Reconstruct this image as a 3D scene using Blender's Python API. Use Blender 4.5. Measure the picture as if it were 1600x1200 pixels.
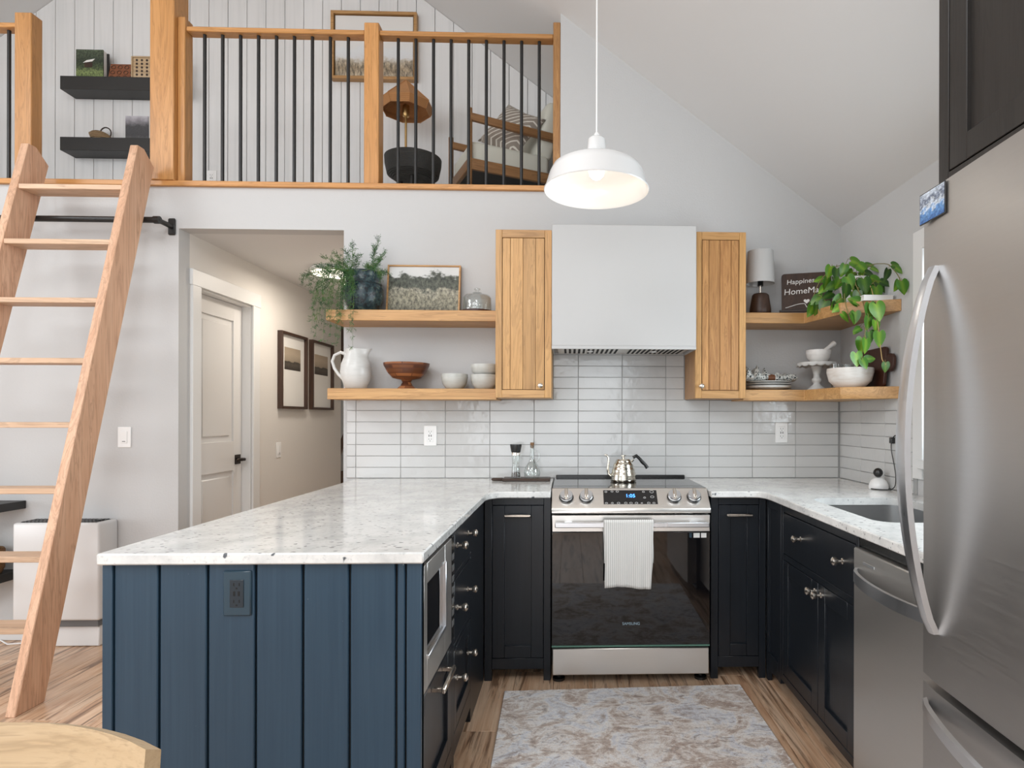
import bpy, bmesh, math, random
from mathutils import Vector, Matrix, Euler
random.seed(7)
S = bpy.context.scene
COL = S.collection
for o in list(bpy.data.objects):
    bpy.data.objects.remove(o)
R = math.radians

# ------------------------------------------------------------------ camera
F, PX, PY = 950.0, 919.0, 652.0            # focal length and principal point for a 1600 x 1200 picture
CAM = Vector((-.295, -3.545, 1.268))
YAW, ROLL = R(1.75), R(.12)
cd = bpy.data.cameras.new('camera')
cam = bpy.data.objects.new('camera', cd)
COL.objects.link(cam)
cd.sensor_width = 36
cd.lens = F / 1600 * 36
cd.shift_x = (800 - PX) / 1600
cd.shift_y = (PY - 600) / 1600
cd.clip_start = .05
cam.matrix_world = Matrix.Translation(CAM) @ Matrix.Rotation(-YAW, 4, 'Z') @ Matrix.Rotation(R(90), 4, 'X') @ Matrix.Rotation(ROLL, 4, 'Z')
S.camera = cam
_rot = cam.matrix_world.to_3x3()


def un(x, y, X=None, Y=None, Z=None):
    """photo pixel -> point on a plane of known X, Y or Z"""
    d = _rot @ Vector(((x - PX) / F, (PY - y) / F, -1))
    k = 0 if X is not None else 1 if Y is not None else 2
    t = ((X, Y, Z)[k] - CAM[k]) / d[k]
    return CAM + d * t


# ------------------------------------------------------------------ world, lights, exposure
S.view_settings.view_transform = 'Standard'
S.view_settings.look = 'None'
S.view_settings.gamma = 1
S.view_settings.exposure = 0.0
S.view_settings.use_curve_mapping = False
S.cycles.use_denoising = True
S.cycles.max_bounces = 10
S.cycles.diffuse_bounces = 6
S.cycles.glossy_bounces = 5
S.cycles.transmission_bounces = 8
S.cycles.caustics_reflective = False
S.cycles.caustics_refractive = False
w = bpy.data.worlds.new('world')
S.world = w
w.use_nodes = True
w.node_tree.nodes['Background'].inputs[0].default_value = (.86, .93, 1, 1)
w.node_tree.nodes['Background'].inputs[1].default_value = 1.6


def area(name, loc, rot, sx, sy, energy, color=(1, 1, 1)):
    d = bpy.data.lights.new(name, 'AREA')
    d.shape = 'RECTANGLE'
    d.size, d.size_y, d.energy, d.color = sx, sy, energy, color
    o = bpy.data.objects.new(name, d)
    o.location, o.rotation_euler = loc, rot
    COL.objects.link(o)
    return o


# daylight through the glazed gable end behind the camera, the left wall windows and the sink window
area('daylight_gable_door', (-3.9, -5.62, 1.25), (R(90), 0, 0), 2.6, 2.1, 18, (.97, .985, 1))
area('daylight_gable_window', (-.6, -5.62, 1.3), (R(90), 0, 0), 2.2, 1.9, 30, (.97, .985, 1))
area('daylight_gable_top', (-2.7, -5.62, 3.45), (R(68), 0, 0), 3.0, 1.3, 70, (.97, .985, 1))
area('daylight_left', (-6.62, -2.6, 1.4), (R(90), 0, R(-90)), 2.8, 1.5, 44, (.95, .975, 1))
area('daylight_sink', (1.43, -1.45, 1.6), (R(90), 0, R(90)), .9, .85, 34, (.90, .96, 1))
# two unseen roof skylights, added to brighten rug and worktops from above
ADDED_SKY = ((-.75, -4.15, 1.0, 1.3), (-4.75, -2.6, 1.1, 1.6))
area('added_skylight_right', (-.70, -4.15, 3.93), (0, R(36.6), 0), 1.0, 1.3, 76, (.97, .985, 1))
area('added_skylight_left', (-4.80, -2.6, 3.86), (0, R(-36.6), 0), 1.1, 1.6, 58, (.97, .985, 1))
# ------------------------------------------------------------------ materials
MATS = {}


def base(name, color, rough=.5, metal=0., spec=.5):
    m = bpy.data.materials.new(name)
    m.use_nodes = True
    b = m.node_tree.nodes['Principled BSDF']
    b.inputs['Base Color'].default_value = (*color, 1)
    b.inputs['Roughness'].default_value = rough
    b.inputs['Metallic'].default_value = metal
    b.inputs['Specular IOR Level'].default_value = spec
    MATS[name] = m
    return m, m.node_tree, b


def node(nt, t, **kw):
    n = nt.nodes.new(t)
    for k, v in kw.items():
        if k in n.inputs:
            n.inputs[k].default_value = v
        else:
            setattr(n, k, v)
    return n


def mix(nt, a, b, fac, mode='MIX'):
    n = nt.nodes.new('ShaderNodeMix')
    n.data_type = 'RGBA'
    n.blend_type = mode
    for s, v in ((6, a), (7, b), (0, fac)):
        if isinstance(v, bpy.types.NodeSocket):
            nt.links.new(v, n.inputs[s])
        else:
            n.inputs[s].default_value = v if s == 0 else (*v, 1)
    return n.outputs[2]


def ramp(nt, sock, stops, interp='LINEAR'):
    n = nt.nodes.new('ShaderNodeValToRGB')
    n.color_ramp.interpolation = interp
    e = n.color_ramp.elements
    while len(e) < len(stops):
        e.new(.5)
    for el, (p, c) in zip(e, stops):
        el.position = p
        el.color = (*c, 1) if not isinstance(c, (int, float)) else (c, c, c, 1)
    nt.links.new(sock, n.inputs[0])
    return n.outputs[0]


def math_(nt, op, a, b=None):
    n = nt.nodes.new('ShaderNodeMath')
    n.operation = op
    for i, v in enumerate((a, b)):
        if v is None:
            continue
        if isinstance(v, bpy.types.NodeSocket):
            nt.links.new(v, n.inputs[i])
        else:
            n.inputs[i].default_value = v
    return n.outputs[0]


def coords(nt, scale=(1, 1, 1), kind='Object', rnd=0.):
    tc = nt.nodes.new('ShaderNodeTexCoord')
    mp = nt.nodes.new('ShaderNodeMapping')
    mp.inputs['Scale'].default_value = scale
    src = tc.outputs[kind]
    if rnd:
        oi = nt.nodes.new('ShaderNodeObjectInfo')
        va = nt.nodes.new('ShaderNodeVectorMath')
        va.operation = 'MULTIPLY_ADD'
        va.inputs[1].default_value = (rnd, rnd * 1.7, rnd * .6)
        nt.links.new(oi.outputs['Random'], va.inputs[0])
        nt.links.new(src, va.inputs[2])
        src = va.outputs[0]
    nt.links.new(src, mp.inputs[0])
    return mp.outputs[0]


def noise(nt, vec, scale, detail=4, rough=.5, dist=0.):
    n = node(nt, 'ShaderNodeTexNoise', Scale=scale, Detail=detail, Roughness=rough, Distortion=dist)
    nt.links.new(vec, n.inputs['Vector'])
    return n.outputs['Fac']


def bump(nt, b, h, strength=.1, dist=.01):
    n = node(nt, 'ShaderNodeBump', Strength=strength, Distance=dist)
    nt.links.new(h, n.inputs['Height'])
    nt.links.new(n.outputs[0], b.inputs['Normal'])


def paint(name, c, rough=.6, peel=.0, scale=90):
    m, nt, b = base(name, c, rough)
    if peel:
        bump(nt, b, noise(nt, coords(nt), scale, 3), peel, .004)
    return m


def wood(name, c1, c2, axis='z', rough=.45, ring=1.0, bumpk=.12, rnd=11., dark=None):
    m, nt, b = base(name, c1, rough)
    sc = {'x': (1.1, 16, 16), 'y': (16, 1.1, 16), 'z': (16, 16, 1.1)}[axis]
    v = coords(nt, sc, rnd=rnd)
    n1 = noise(nt, v, 1.1 * ring, 5, .55, 1.4)
    sc2 = {'x': (3, 160, 160), 'y': (160, 3, 160), 'z': (160, 160, 3)}[axis]
    n2 = noise(nt, coords(nt, sc2, rnd=rnd), 1.3, 3, .6)
    bands = ramp(nt, math_(nt, 'FRACT', math_(nt, 'MULTIPLY', n1, 6.0)), [(0, 0.), (.55, .15), (.88, 1.), (1, .05)])
    c = mix(nt, c1, c2, ramp(nt, n1, [(.3, 0.), (.72, 1.)]))
    c = mix(nt, c, tuple(x * .70 for x in c2), math_(nt, 'MULTIPLY', bands, .62))
    c = mix(nt, c, tuple(x * .6 for x in c2), math_(nt, 'MULTIPLY', ramp(nt, n2, [(.5, 0.), (.8, 1.)]), .5))
    oi = nt.nodes.new('ShaderNodeObjectInfo')
    c = mix(nt, c, ramp(nt, oi.outputs['Random'], [(0, .82), (1, 1.)]), 1.0, 'MULTIPLY')
    nt.links.new(c, b.inputs['Base Color'])
    bump(nt, b, n2, bumpk, .002)
    return m


def metal(name, c, rough=.3, brush='z', amt=.12):
    m, nt, b = base(name, c, rough, 1)
    sc = {'x': (2, 220, 220), 'y': (220, 2, 220), 'z': (220, 220, 2), None: (60, 60, 60)}[brush]
    n = noise(nt, coords(nt, sc), 1., 3)
    cl = noise(nt, coords(nt, (2, 2, 2)), 1.2, 4)
    nt.links.new(math_(nt, 'ADD', math_(nt, 'MULTIPLY', n, amt), math_(nt, 'ADD', math_(nt, 'MULTIPLY', cl, .14), rough - .1)), b.inputs['Roughness'])
    return m


def glass(name, c=(1, 1, 1), rough=0.):
    """thin clear glass: see-through with a mirror-like sheen"""
    m = bpy.data.materials.new(name)
    m.use_nodes = True
    nt = m.node_tree
    out = nt.nodes['Material Output']
    nt.nodes.remove(nt.nodes['Principled BSDF'])
    t = node(nt, 'ShaderNodeBsdfTransparent')
    t.inputs[0].default_value = (*c, 1)
    g = node(nt, 'ShaderNodeBsdfGlossy', Roughness=.02)
    lw = node(nt, 'ShaderNodeLayerWeight', Blend=.32)
    ms = nt.nodes.new('ShaderNodeMixShader')
    nt.links.new(math_(nt, 'ADD', math_(nt, 'MULTIPLY', lw.outputs['Facing'], .55), .05), ms.inputs[0])
    nt.links.new(t.outputs[0], ms.inputs[1])
    nt.links.new(g.outputs[0], ms.inputs[2])
    nt.links.new(ms.outputs[0], out.inputs[0])
    MATS[name] = m
    return m


def glow(name, c, strength):
    m, nt, b = base(name, c, .4)
    b.inputs['Emission Color'].default_value = (*c, 1)
    b.inputs['Emission Strength'].default_value = strength
    return m


M = MATS
paint('wall_paint', (.52, .522, .52), .65, .22)
paint('hall_paint', (.70, .675, .64), .65, .22)
paint('ceiling_paint', (.66, .66, .655), .7, .06)
paint('trim_paint', (.72, .72, .71), .4)
paint('door_paint', (.68, .67, .655), .35)
paint('hood_plaster', (.49, .487, .48), .6, .08, 30)
paint('black_paint', (.018, .017, .016), .45)
paint('black_metal', (.012, .012, .012), .4)
paint('black_plastic', (.01, .01, .01), .25)
paint('dark_gap', (.006, .006, .006), .8)
paint('white_plastic', (.82, .82, .81), .3)
paint('white_enamel', (.70, .70, .695), .18)
paint('board_gap', (.33, .33, .32), .8)
paint('grout', (.36, .36, .355), .8)
paint('blue_plate', (.016, .044, .068), .3)
paint('blue_socket', (.006, .016, .026), .3)
paint('grey_plastic', (.12, .12, .12), .5)
paint('white_ink', (.85, .84, .82), .6)
paint('logo_ink', (.30, .42, .50), .4)
paint('page_paper', (.78, .77, .74), .7)
paint('stone_white', (.78, .77, .75), .35)
paint('cream_fabric', (.66, .66, .58), .85, .15, 300)
paint('cork', (.22, .12, .06), .8)
paint('pepper', (.05, .03, .02), .8)
paint('leather', (.16, .06, .025), .5)
paint('soil', (.03, .02, .015), .9)
paint('twig', (.20, .17, .06), .7)
paint('pale_stem', (.45, .30, .12), .6)
paint('fern_stem', (.10, .17, .04), .6)
wood('fir_post', (.64, .325, .115), (.52, .24, .07), 'z', .4)
wood('fir_rail', (.64, .325, .115), (.52, .24, .07), 'x', .4)
wood('oak_z', (.66, .38, .15), (.50, .265, .09), 'z', .42, 1.3)
wood('oak_x', (.64, .37, .15), (.46, .24, .085), 'x', .42, 1.1)
wood('oak_warm_z', (.58, .31, .115), (.36, .165, .055), 'z', .42, 1.8)
wood('ladder_z', (.76, .49, .33), (.60, .34, .21), 'z', .55, .9)
wood('ladder_x', (.74, .52, .36), (.60, .40, .26), 'x', .55, .9)
wood('birch', (.58, .44, .28), (.50, .35, .20), 'x', .4, .5)
wood('walnut', (.055, .028, .016), (.03, .015, .009), 'x', .45)
wood('walnut_z', (.075, .036, .02), (.04, .018, .01), 'z', .45)
wood('acacia', (.09, .028, .014), (.05, .016, .009), 'z', .4)
wood('chair_oak', (.40, .21, .09), (.30, .15, .06), 'x', .45)
wood('brown_beam', (.16, .08, .04), (.10, .05, .025), 'z', .5)
wood('dark_stain', (.030, .026, .023), (.018, .015, .013), 'z', .4)
metal('stainless', (.78, .75, .71), .33, 'x')
metal('stainless_z', (.66, .645, .62), .36, 'y')
metal('fridge_steel', (.50, .485, .47), .38, 'y')
metal('sink_steel', (.5, .5, .5), .3, 'y')
metal('nickel', (.75, .70, .63), .2, None)
metal('kettle_steel', (.62, .58, .50), .16, None, .02)
metal('brass', (.50, .33, .14), .3, None)
metal('bronze', (.05, .04, .035), .4, None)
metal('handle_steel', (.72, .74, .77), .28, 'z')
glass('clear_glass', (.97, .985, .98))
glass('window_glass', (.97, .99, 1))
glow('bulb', (1, .93, .82), 3)
glow('hall_lamp', (1, .92, .80), 3.5)
glow('clock_blue', (.05, .25, 1), 5)


def special():
    # navy stained boards, lit copy: the window's blue sheen is in the colour
    m, nt, b = base('navy_lit', (.012, .024, .036), .42, spec=.4)
    n = noise(nt, coords(nt, (120, 120, 2.5), rnd=9), 1., 4)
    bump(nt, b, n, .12, .0015)
    c = mix(nt, (.014, .038, .068), (.030, .064, .100), n)
    v = node(nt, 'ShaderNodeTexVoronoi', Scale=26.)
    nt.links.new(coords(nt, rnd=7), v.inputs['Vector'])
    chip = ramp(nt, v.outputs['Distance'], [(.035, 1.), (.05, 0.)])
    msk = ramp(nt, noise(nt, coords(nt, rnd=4), 4., 2), [(.58, 0.), (.66, 1.)])
    c = mix(nt, c, (.30, .34, .36), math_(nt, 'MULTIPLY', chip, math_(nt, 'MULTIPLY', msk, .7)))
    nt.links.new(c, b.inputs['Base Color'])
    m, nt, b = base('navy_shaded', (.008, .0105, .015), .3, spec=.42)  # shaded copy of the navy: the lack of window light is painted in
    n = noise(nt, coords(nt, (120, 120, 2.5), rnd=9), 1., 4)
    nt.links.new(mix(nt, (.006, .008, .011), (.013, .017, .023), n), b.inputs['Base Color'])
    bump(nt, b, n, .10, .0015)
    # granite
    m, nt, b = base('granite', (.7, .7, .68), .12)
    v = coords(nt)
    c = mix(nt, (.76, .76, .74), (.58, .585, .575), ramp(nt, noise(nt, v, 9, 6, .65), [(.42, 0.), (.68, 1.)]))
    c = mix(nt, c, (.42, .43, .43), math_(nt, 'MULTIPLY', ramp(nt, noise(nt, v, 60, 5, .7), [(.56, 0.), (.7, 1.)]), .65))
    vo = node(nt, 'ShaderNodeTexVoronoi', Scale=24., Randomness=1.)
    nv = nt.nodes.new('ShaderNodeVectorMath')
    nv.operation = 'MULTIPLY_ADD'
    nn = node(nt, 'ShaderNodeTexNoise', Scale=40., Detail=3.)
    nt.links.new(v, nn.inputs['Vector'])
    nv.inputs[1].default_value = (.03, .03, .03)
    nt.links.new(nn.outputs['Color'], nv.inputs[0])
    nt.links.new(coords(nt, (1, 1.9, 1)), nv.inputs[2])
    nt.links.new(nv.outputs[0], vo.inputs['Vector'])
    fl = ramp(nt, vo.outputs['Distance'], [(.12, 1.), (.19, 0.)])
    sep = nt.nodes.new('ShaderNodeSeparateColor')
    nt.links.new(vo.outputs['Color'], sep.inputs[0])
    fl = math_(nt, 'MULTIPLY', fl, ramp(nt, sep.outputs[0], [(.36, 0.), (.44, 1.)]))
    c = mix(nt, c, (.035, .045, .06), math_(nt, 'MULTIPLY', fl, .9))
    v2 = node(nt, 'ShaderNodeTexVoronoi', Scale=42., Randomness=1.)
    nt.links.new(coords(nt, (.75, 2.2, 1.6)), v2.inputs['Vector'])
    s2 = nt.nodes.new('ShaderNodeSeparateColor')
    nt.links.new(v2.outputs['Color'], s2.inputs[0])
    f2 = math_(nt, 'MULTIPLY', ramp(nt, v2.outputs['Distance'], [(.14, 1.), (.24, 0.)]), ramp(nt, s2.outputs[1], [(.5, 0.), (.6, 1.)]))
    c = mix(nt, c, (.10, .11, .12), math_(nt, 'MULTIPLY', f2, .8))
    nt.links.new(c, b.inputs['Base Color'])
    # wall tile
    m, nt, b = base('tile', (.78, .78, .76), .09)
    v = coords(nt, rnd=13)
    oi = nt.nodes.new('ShaderNodeObjectInfo')
    nt.links.new(mix(nt, (.52, .52, .512), (.58, .58, .57), oi.outputs['Random']), b.inputs['Base Color'])
    bump(nt, b, noise(nt, v, 14, 3), .22, .012)
    # floor planks, hickory look, grain along y
    m, nt, b = base('plank_wood', (.4, .25, .15), .3)
    v = coords(nt, (7, .75, 7), rnd=23)
    n1 = noise(nt, v, 1.6, 6, .6, 2.2)
    n2 = noise(nt, coords(nt, (90, 2.5, 90), rnd=23), 1.2, 4, .6)
    n3 = noise(nt, coords(nt, (22, 1.2, 22), rnd=41), 1.0, 5, .65, 1.5)
    c = ramp(nt, n1, [(.25, (.44, .23, .13)), (.45, (.64, .41, .26)), (.6, (.74, .53, .37)), (.78, (.52, .31, .18))])
    c = mix(nt, c, (.13, .065, .035), math_(nt, 'MULTIPLY', ramp(nt, n3, [(.53, 0.), (.63, 1.)]), .8))
    c = mix(nt, c, (.18, .10, .06), math_(nt, 'MULTIPLY', ramp(nt, n2, [(.5, 0.), (.8, 1.)]), .35))
    oi = nt.nodes.new('ShaderNodeObjectInfo')
    c = mix(nt, c, ramp(nt, oi.outputs['Random'], [(0, .84), (1, 1.)]), 1.0, 'MULTIPLY')
    nt.links.new(c, b.inputs['Base Color'])
    bump(nt, b, n2, .06, .002)
    # shiplap boards
    m, nt, b = base('shiplap', (.8, .8, .79), .5)
    n = noise(nt, coords(nt, (30, 30, 1.2), rnd=9), 1.2, 4)
    nt.links.new(mix(nt, (.72, .72, .715), (.64, .645, .64), ramp(nt, n, [(.45, 0.), (.8, 1.)])), b.inputs['Base Color'])
    # black oven glass
    m, nt, b = base('oven_glass', (.004, .004, .005), .03)
    b.inputs['IOR'].default_value = 1.65
    m, nt, b = base('cooktop_glass', (.012, .012, .012), .05)
    b.inputs['IOR'].default_value = 1.8
    # rug
    m, nt, b = base('rug', (.5, .47, .44), .95)
    v = coords(nt)
    n1 = noise(nt, v, 5.5, 7, .7, .8)
    n2 = noise(nt, coords(nt, (30, 55, 30)), 1.0, 6, .75, 1.2)
    n3 = noise(nt, v, 240, 2)
    n4 = noise(nt, coords(nt, (14, 26, 14)), 1.0, 8, .8, 1.6)
    n5 = noise(nt, coords(nt, (70, 110, 70)), 1.0, 4, .8, 1.0)
    c = ramp(nt, n1, [(.32, (.40, .28, .22)), (.44, (.60, .49, .42)), (.51, (.86, .81, .77)), (.58, (.74, .75, .80)), (.68, (.48, .40, .36))])
    c = mix(nt, c, (.92, .90, .88), ramp(nt, n4, [(.51, 0.), (.60, .8)]))
    c = mix(nt, c, (.30, .24, .22), ramp(nt, n4, [(.37, .85), (.47, 0.)]))
    c = mix(nt, c, (.13, .13, .17), math_(nt, 'MULTIPLY', ramp(nt, n5, [(.33, 1.), (.42, 0.)]), ramp(nt, n1, [(.4, .75), (.6, .25)])))
    c = mix(nt, c, (.30, .25, .24), math_(nt, 'MULTIPLY', ramp(nt, n3, [(.5, 0.), (.7, 1.)]), .3))
    nt.links.new(c, b.inputs['Base Color'])
    bump(nt, b, n3, .5, .004)
    # towel
    m, nt, b = base('towel', (.7, .69, .66), .9)
    wv = node(nt, 'ShaderNodeTexWave', Scale=34., Distortion=.2)
    wv.bands_direction = 'X'
    nt.links.new(coords(nt), wv.inputs['Vector'])
    nt.links.new(mix(nt, (.74, .73, .70), (.40, .39, .375), ramp(nt, wv.outputs['Fac'], [(.6, 0.), (.9, 1.)])), b.inputs['Base Color'])
    bump(nt, b, noise(nt, coords(nt), 300, 2), .3, .002)
    # patterned napkin
    m, nt, b = base('napkin', (.6, .6, .58), .9)
    v = node(nt, 'ShaderNodeTexVoronoi', Scale=70., feature='DISTANCE_TO_EDGE')
    nt.links.new(coords(nt), v.inputs['Vector'])
    f = math_(nt, 'MULTIPLY', ramp(nt, v.outputs['Distance'], [(.10, 0.), (.14, 1.)]), ramp(nt, noise(nt, coords(nt), 90, 3), [(.45, 0.), (.5, 1.)]))
    nt.links.new(mix(nt, (.62, .63, .60), (.03, .04, .045), f), b.inputs['Base Color'])
    # striped cushion
    m, nt, b = base('striped_fabric', (.4, .35, .3), .9)
    wv = node(nt, 'ShaderNodeTexWave', Scale=14., Distortion=.5)
    wv.bands_direction = 'DIAGONAL'
    nt.links.new(coords(nt), wv.inputs['Vector'])
    nt.links.new(mix(nt, (.30, .26, .22), (.72, .69, .62), ramp(nt, wv.outputs['Fac'], [(.80, 0.), (.87, 1.)])), b.inputs['Base Color'])
    # glazed pot
    m, nt, b = base('glazed_pot', (.02, .04, .045), .18)
    n = noise(nt, coords(nt), 38, 5, .7)
    nt.links.new(ramp(nt, n, [(.4, (.008, .014, .018)), (.56, (.02, .05, .06)), (.66, (.10, .13, .10)), (.74, (.02, .04, .05))]), b.inputs['Base Color'])
    bump(nt, b, n, .5, .006)
    # stoneware
    for nm, c1, c2 in (('stoneware_white', (.62, .62, .60), (.54, .54, .52)), ('stoneware_grey', (.52, .53, .50), (.40, .41, .38)), ('marble_white', (.82, .80, .77), (.66, .64, .61)), ('washed_bowl', (.78, .75, .71), (.62, .55, .48))):
        m, nt, b = base(nm, c1, .3)
        nt.links.new(mix(nt, c1, c2, ramp(nt, noise(nt, coords(nt, (5, 5, 24)), 2, 5, .6), [(.45, 0.), (.75, 1.)])), b.inputs['Base Color'])
    # checkered wooden bowl
    m, nt, b = base('pieced_wood', (.2, .07, .03), .35)
    br = node(nt, 'ShaderNodeTexBrick', Scale=1.)
    br.inputs['Color1'].default_value = (.34, .13, .05, 1)
    br.inputs['Color2'].default_value = (.05, .014, .007, 1)
    br.inputs['Mortar'].default_value = (.11, .035, .016, 1)
    br.inputs['Bias'].default_value = 0
    br.inputs['Mortar Size'].default_value = .004
    br.inputs['Brick Width'].default_value = .16
    br.inputs['Row Height'].default_value = .022
    tc = nt.nodes.new('ShaderNodeTexCoord')
    sp = nt.nodes.new('ShaderNodeSeparateXYZ')
    nt.links.new(tc.outputs['Object'], sp.inputs[0])
    an = math_(nt, 'MULTIPLY', math_(nt, 'ARCTAN2', sp.outputs[1], sp.outputs[0]), .16)
    cb = nt.nodes.new('ShaderNodeCombineXYZ')
    nt.links.new(an, cb.inputs[0])
    nt.links.new(sp.outputs[2], cb.inputs[1])
    nt.links.new(cb.outputs[0], br.inputs['Vector'])
    nt.links.new(br.outputs[0], b.inputs['Base Color'])
    # woven things
    for nm, c1, c2, sc in (('rattan', (.62, .32, .13), (.42, .18, .06), 60), ('woven_dark', (.02, .02, .02), (.05, .05, .045), 45), ('wicker', (.34, .17, .06), (.08, .035, .012), 55), ('seagrass', (.45, .30, .15), (.04, .022, .012), 38)):
        m, nt, b = base(nm, c1, .7)
        wv = node(nt, 'ShaderNodeTexWave', Scale=float(sc), Distortion=2.5, Detail=2.)
        wv.bands_direction = 'Z'
        nt.links.new(coords(nt), wv.inputs['Vector'])
        nt.links.new(mix(nt, c1, c2, wv.outputs['Fac']), b.inputs['Base Color'])
        bump(nt, b, wv.outputs['Fac'], .5, .006)
    # leaves
    m, nt, b = base('leaf_green', (.1, .25, .03), .32)
    oi = nt.nodes.new('ShaderNodeObjectInfo')
    tc = nt.nodes.new('ShaderNodeTexCoord')
    sp = nt.nodes.new('ShaderNodeSeparateXYZ')
    nt.links.new(tc.outputs['Object'], sp.inputs[0])
    mid = ramp(nt, math_(nt, 'ADD', math_(nt, 'MULTIPLY', math_(nt, 'ABSOLUTE', sp.outputs[0]), 2.2), math_(nt, 'MULTIPLY', noise(nt, coords(nt), 5, 3), .25)), [(.12, 1.), (.55, 0.)])
    c = mix(nt, ramp(nt, oi.outputs['Random'], [(0, (.015, .055, .008)), (.4, (.045, .15, .012)), (1, (.10, .26, .02))]), ramp(nt, oi.outputs['Random'], [(0, (.05, .13, .012)), (1, (.26, .44, .035))]), mid)
    nt.links.new(c, b.inputs['Base Color'])
    m, nt, b = base('fern_green', (.05, .14, .03), .6)
    n = noise(nt, coords(nt), 22, 3)
    nt.links.new(ramp(nt, n, [(.35, (.025, .075, .03)), (.55, (.05, .15, .035)), (.7, (.13, .20, .06))]), b.inputs['Base Color'])


special()


def picture(name, stops, amp, nsc, u='x', streak=(40, 14), smin=.6, sfrom=1.0, rough=.5):
    """flat print: colour by height with a ragged edge; fine strokes below sfrom"""
    m, nt, b = base(name, (.5, .5, .5), rough)
    tc = nt.nodes.new('ShaderNodeTexCoord')
    sp = nt.nodes.new('ShaderNodeSeparateXYZ')
    nt.links.new(tc.outputs['Generated'], sp.inputs[0])
    U = sp.outputs[0] if u == 'x' else sp.outputs[1]
    Vv = sp.outputs[2]
    cb = nt.nodes.new('ShaderNodeCombineXYZ')
    nt.links.new(U, cb.inputs[0])
    nt.links.new(Vv, cb.inputs[1])
    n = noise(nt, cb.outputs[0], nsc, 7, .62)
    h = math_(nt, 'ADD', Vv, math_(nt, 'MULTIPLY', math_(nt, 'SUBTRACT', n, .5), amp))
    c = ramp(nt, h, stops)
    mp = nt.nodes.new('ShaderNodeMapping')
    mp.inputs['Scale'].default_value = (streak[0], streak[1], 1)
    mp.inputs['Rotation'].default_value = (0, 0, .35)
    nt.links.new(cb.outputs[0], mp.inputs[0])
    s = ramp(nt, noise(nt, mp.outputs[0], 1.0, 5, .7), [(.35, smin), (.65, 1.25)])
    k = ramp(nt, h, [(max(0, sfrom - .04), 1.), (sfrom, 0.)])
    c = mix(nt, c, mix(nt, c, s, 1.0, 'MULTIPLY'), k)
    nt.links.new(c, b.inputs['Base Color'])
    return m


picture('print_meadow', [(0, (.16, .15, .10)), (.3, (.33, .31, .22)), (.5, (.40, .38, .29)), (.56, (.10, .11, .08)), (.78, (.09, .10, .075)), (.84, (.62, .63, .62)), (1, (.66, .66, .65))], .75, 3.6, streak=(26, 11), smin=.15, sfrom=.82)
picture('print_seashore', [(0, (.48, .40, .29)), (.12, (.40, .31, .20)), (.24, (.50, .43, .33)), (.31, (.66, .67, .68)), (.42, (.68, .70, .71)), (.5, (.70, .69, .67)), (1, (.72, .70, .67))], .30, 7, streak=(34, 9), smin=.15, sfrom=.27)
picture('print_forest_mist', [(0, (.10, .10, .10)), (.15, (.05, .05, .055)), (.55, (.06, .06, .065)), (.75, (.22, .21, .23)), (1, (.50, .48, .52))], .45, 4, streak=(12, 30), smin=.7, sfrom=.7)
picture('print_cabin_woods', [(0, (.12, .17, .05)), (.25, (.24, .31, .11)), (.38, (.07, .10, .04)), (.6, (.03, .045, .025)), (1, (.09, .12, .07))], .5, 7, streak=(16, 16), smin=.2, sfrom=2.)
picture('print_dunes', [(0, (.035, .028, .022)), (.25, (.09, .075, .06)), (.36, (.05, .04, .03)), (.4, (.33, .27, .20)), (.7, (.45, .37, .28)), (1, (.42, .34, .25))], .30, 2.2, u='y', streak=(10, 10), smin=.8, sfrom=.3)
picture('print_river', [(0, (.05, .14, .38)), (.3, (.14, .32, .62)), (.5, (.65, .72, .80)), (.7, (.10, .13, .20)), (1, (.62, .70, .80))], 1.3, 5, u='y', streak=(9, 9), smin=.5, sfrom=2.)

# ------------------------------------------------------------------ mesh builder
WLOC = {}


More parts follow.
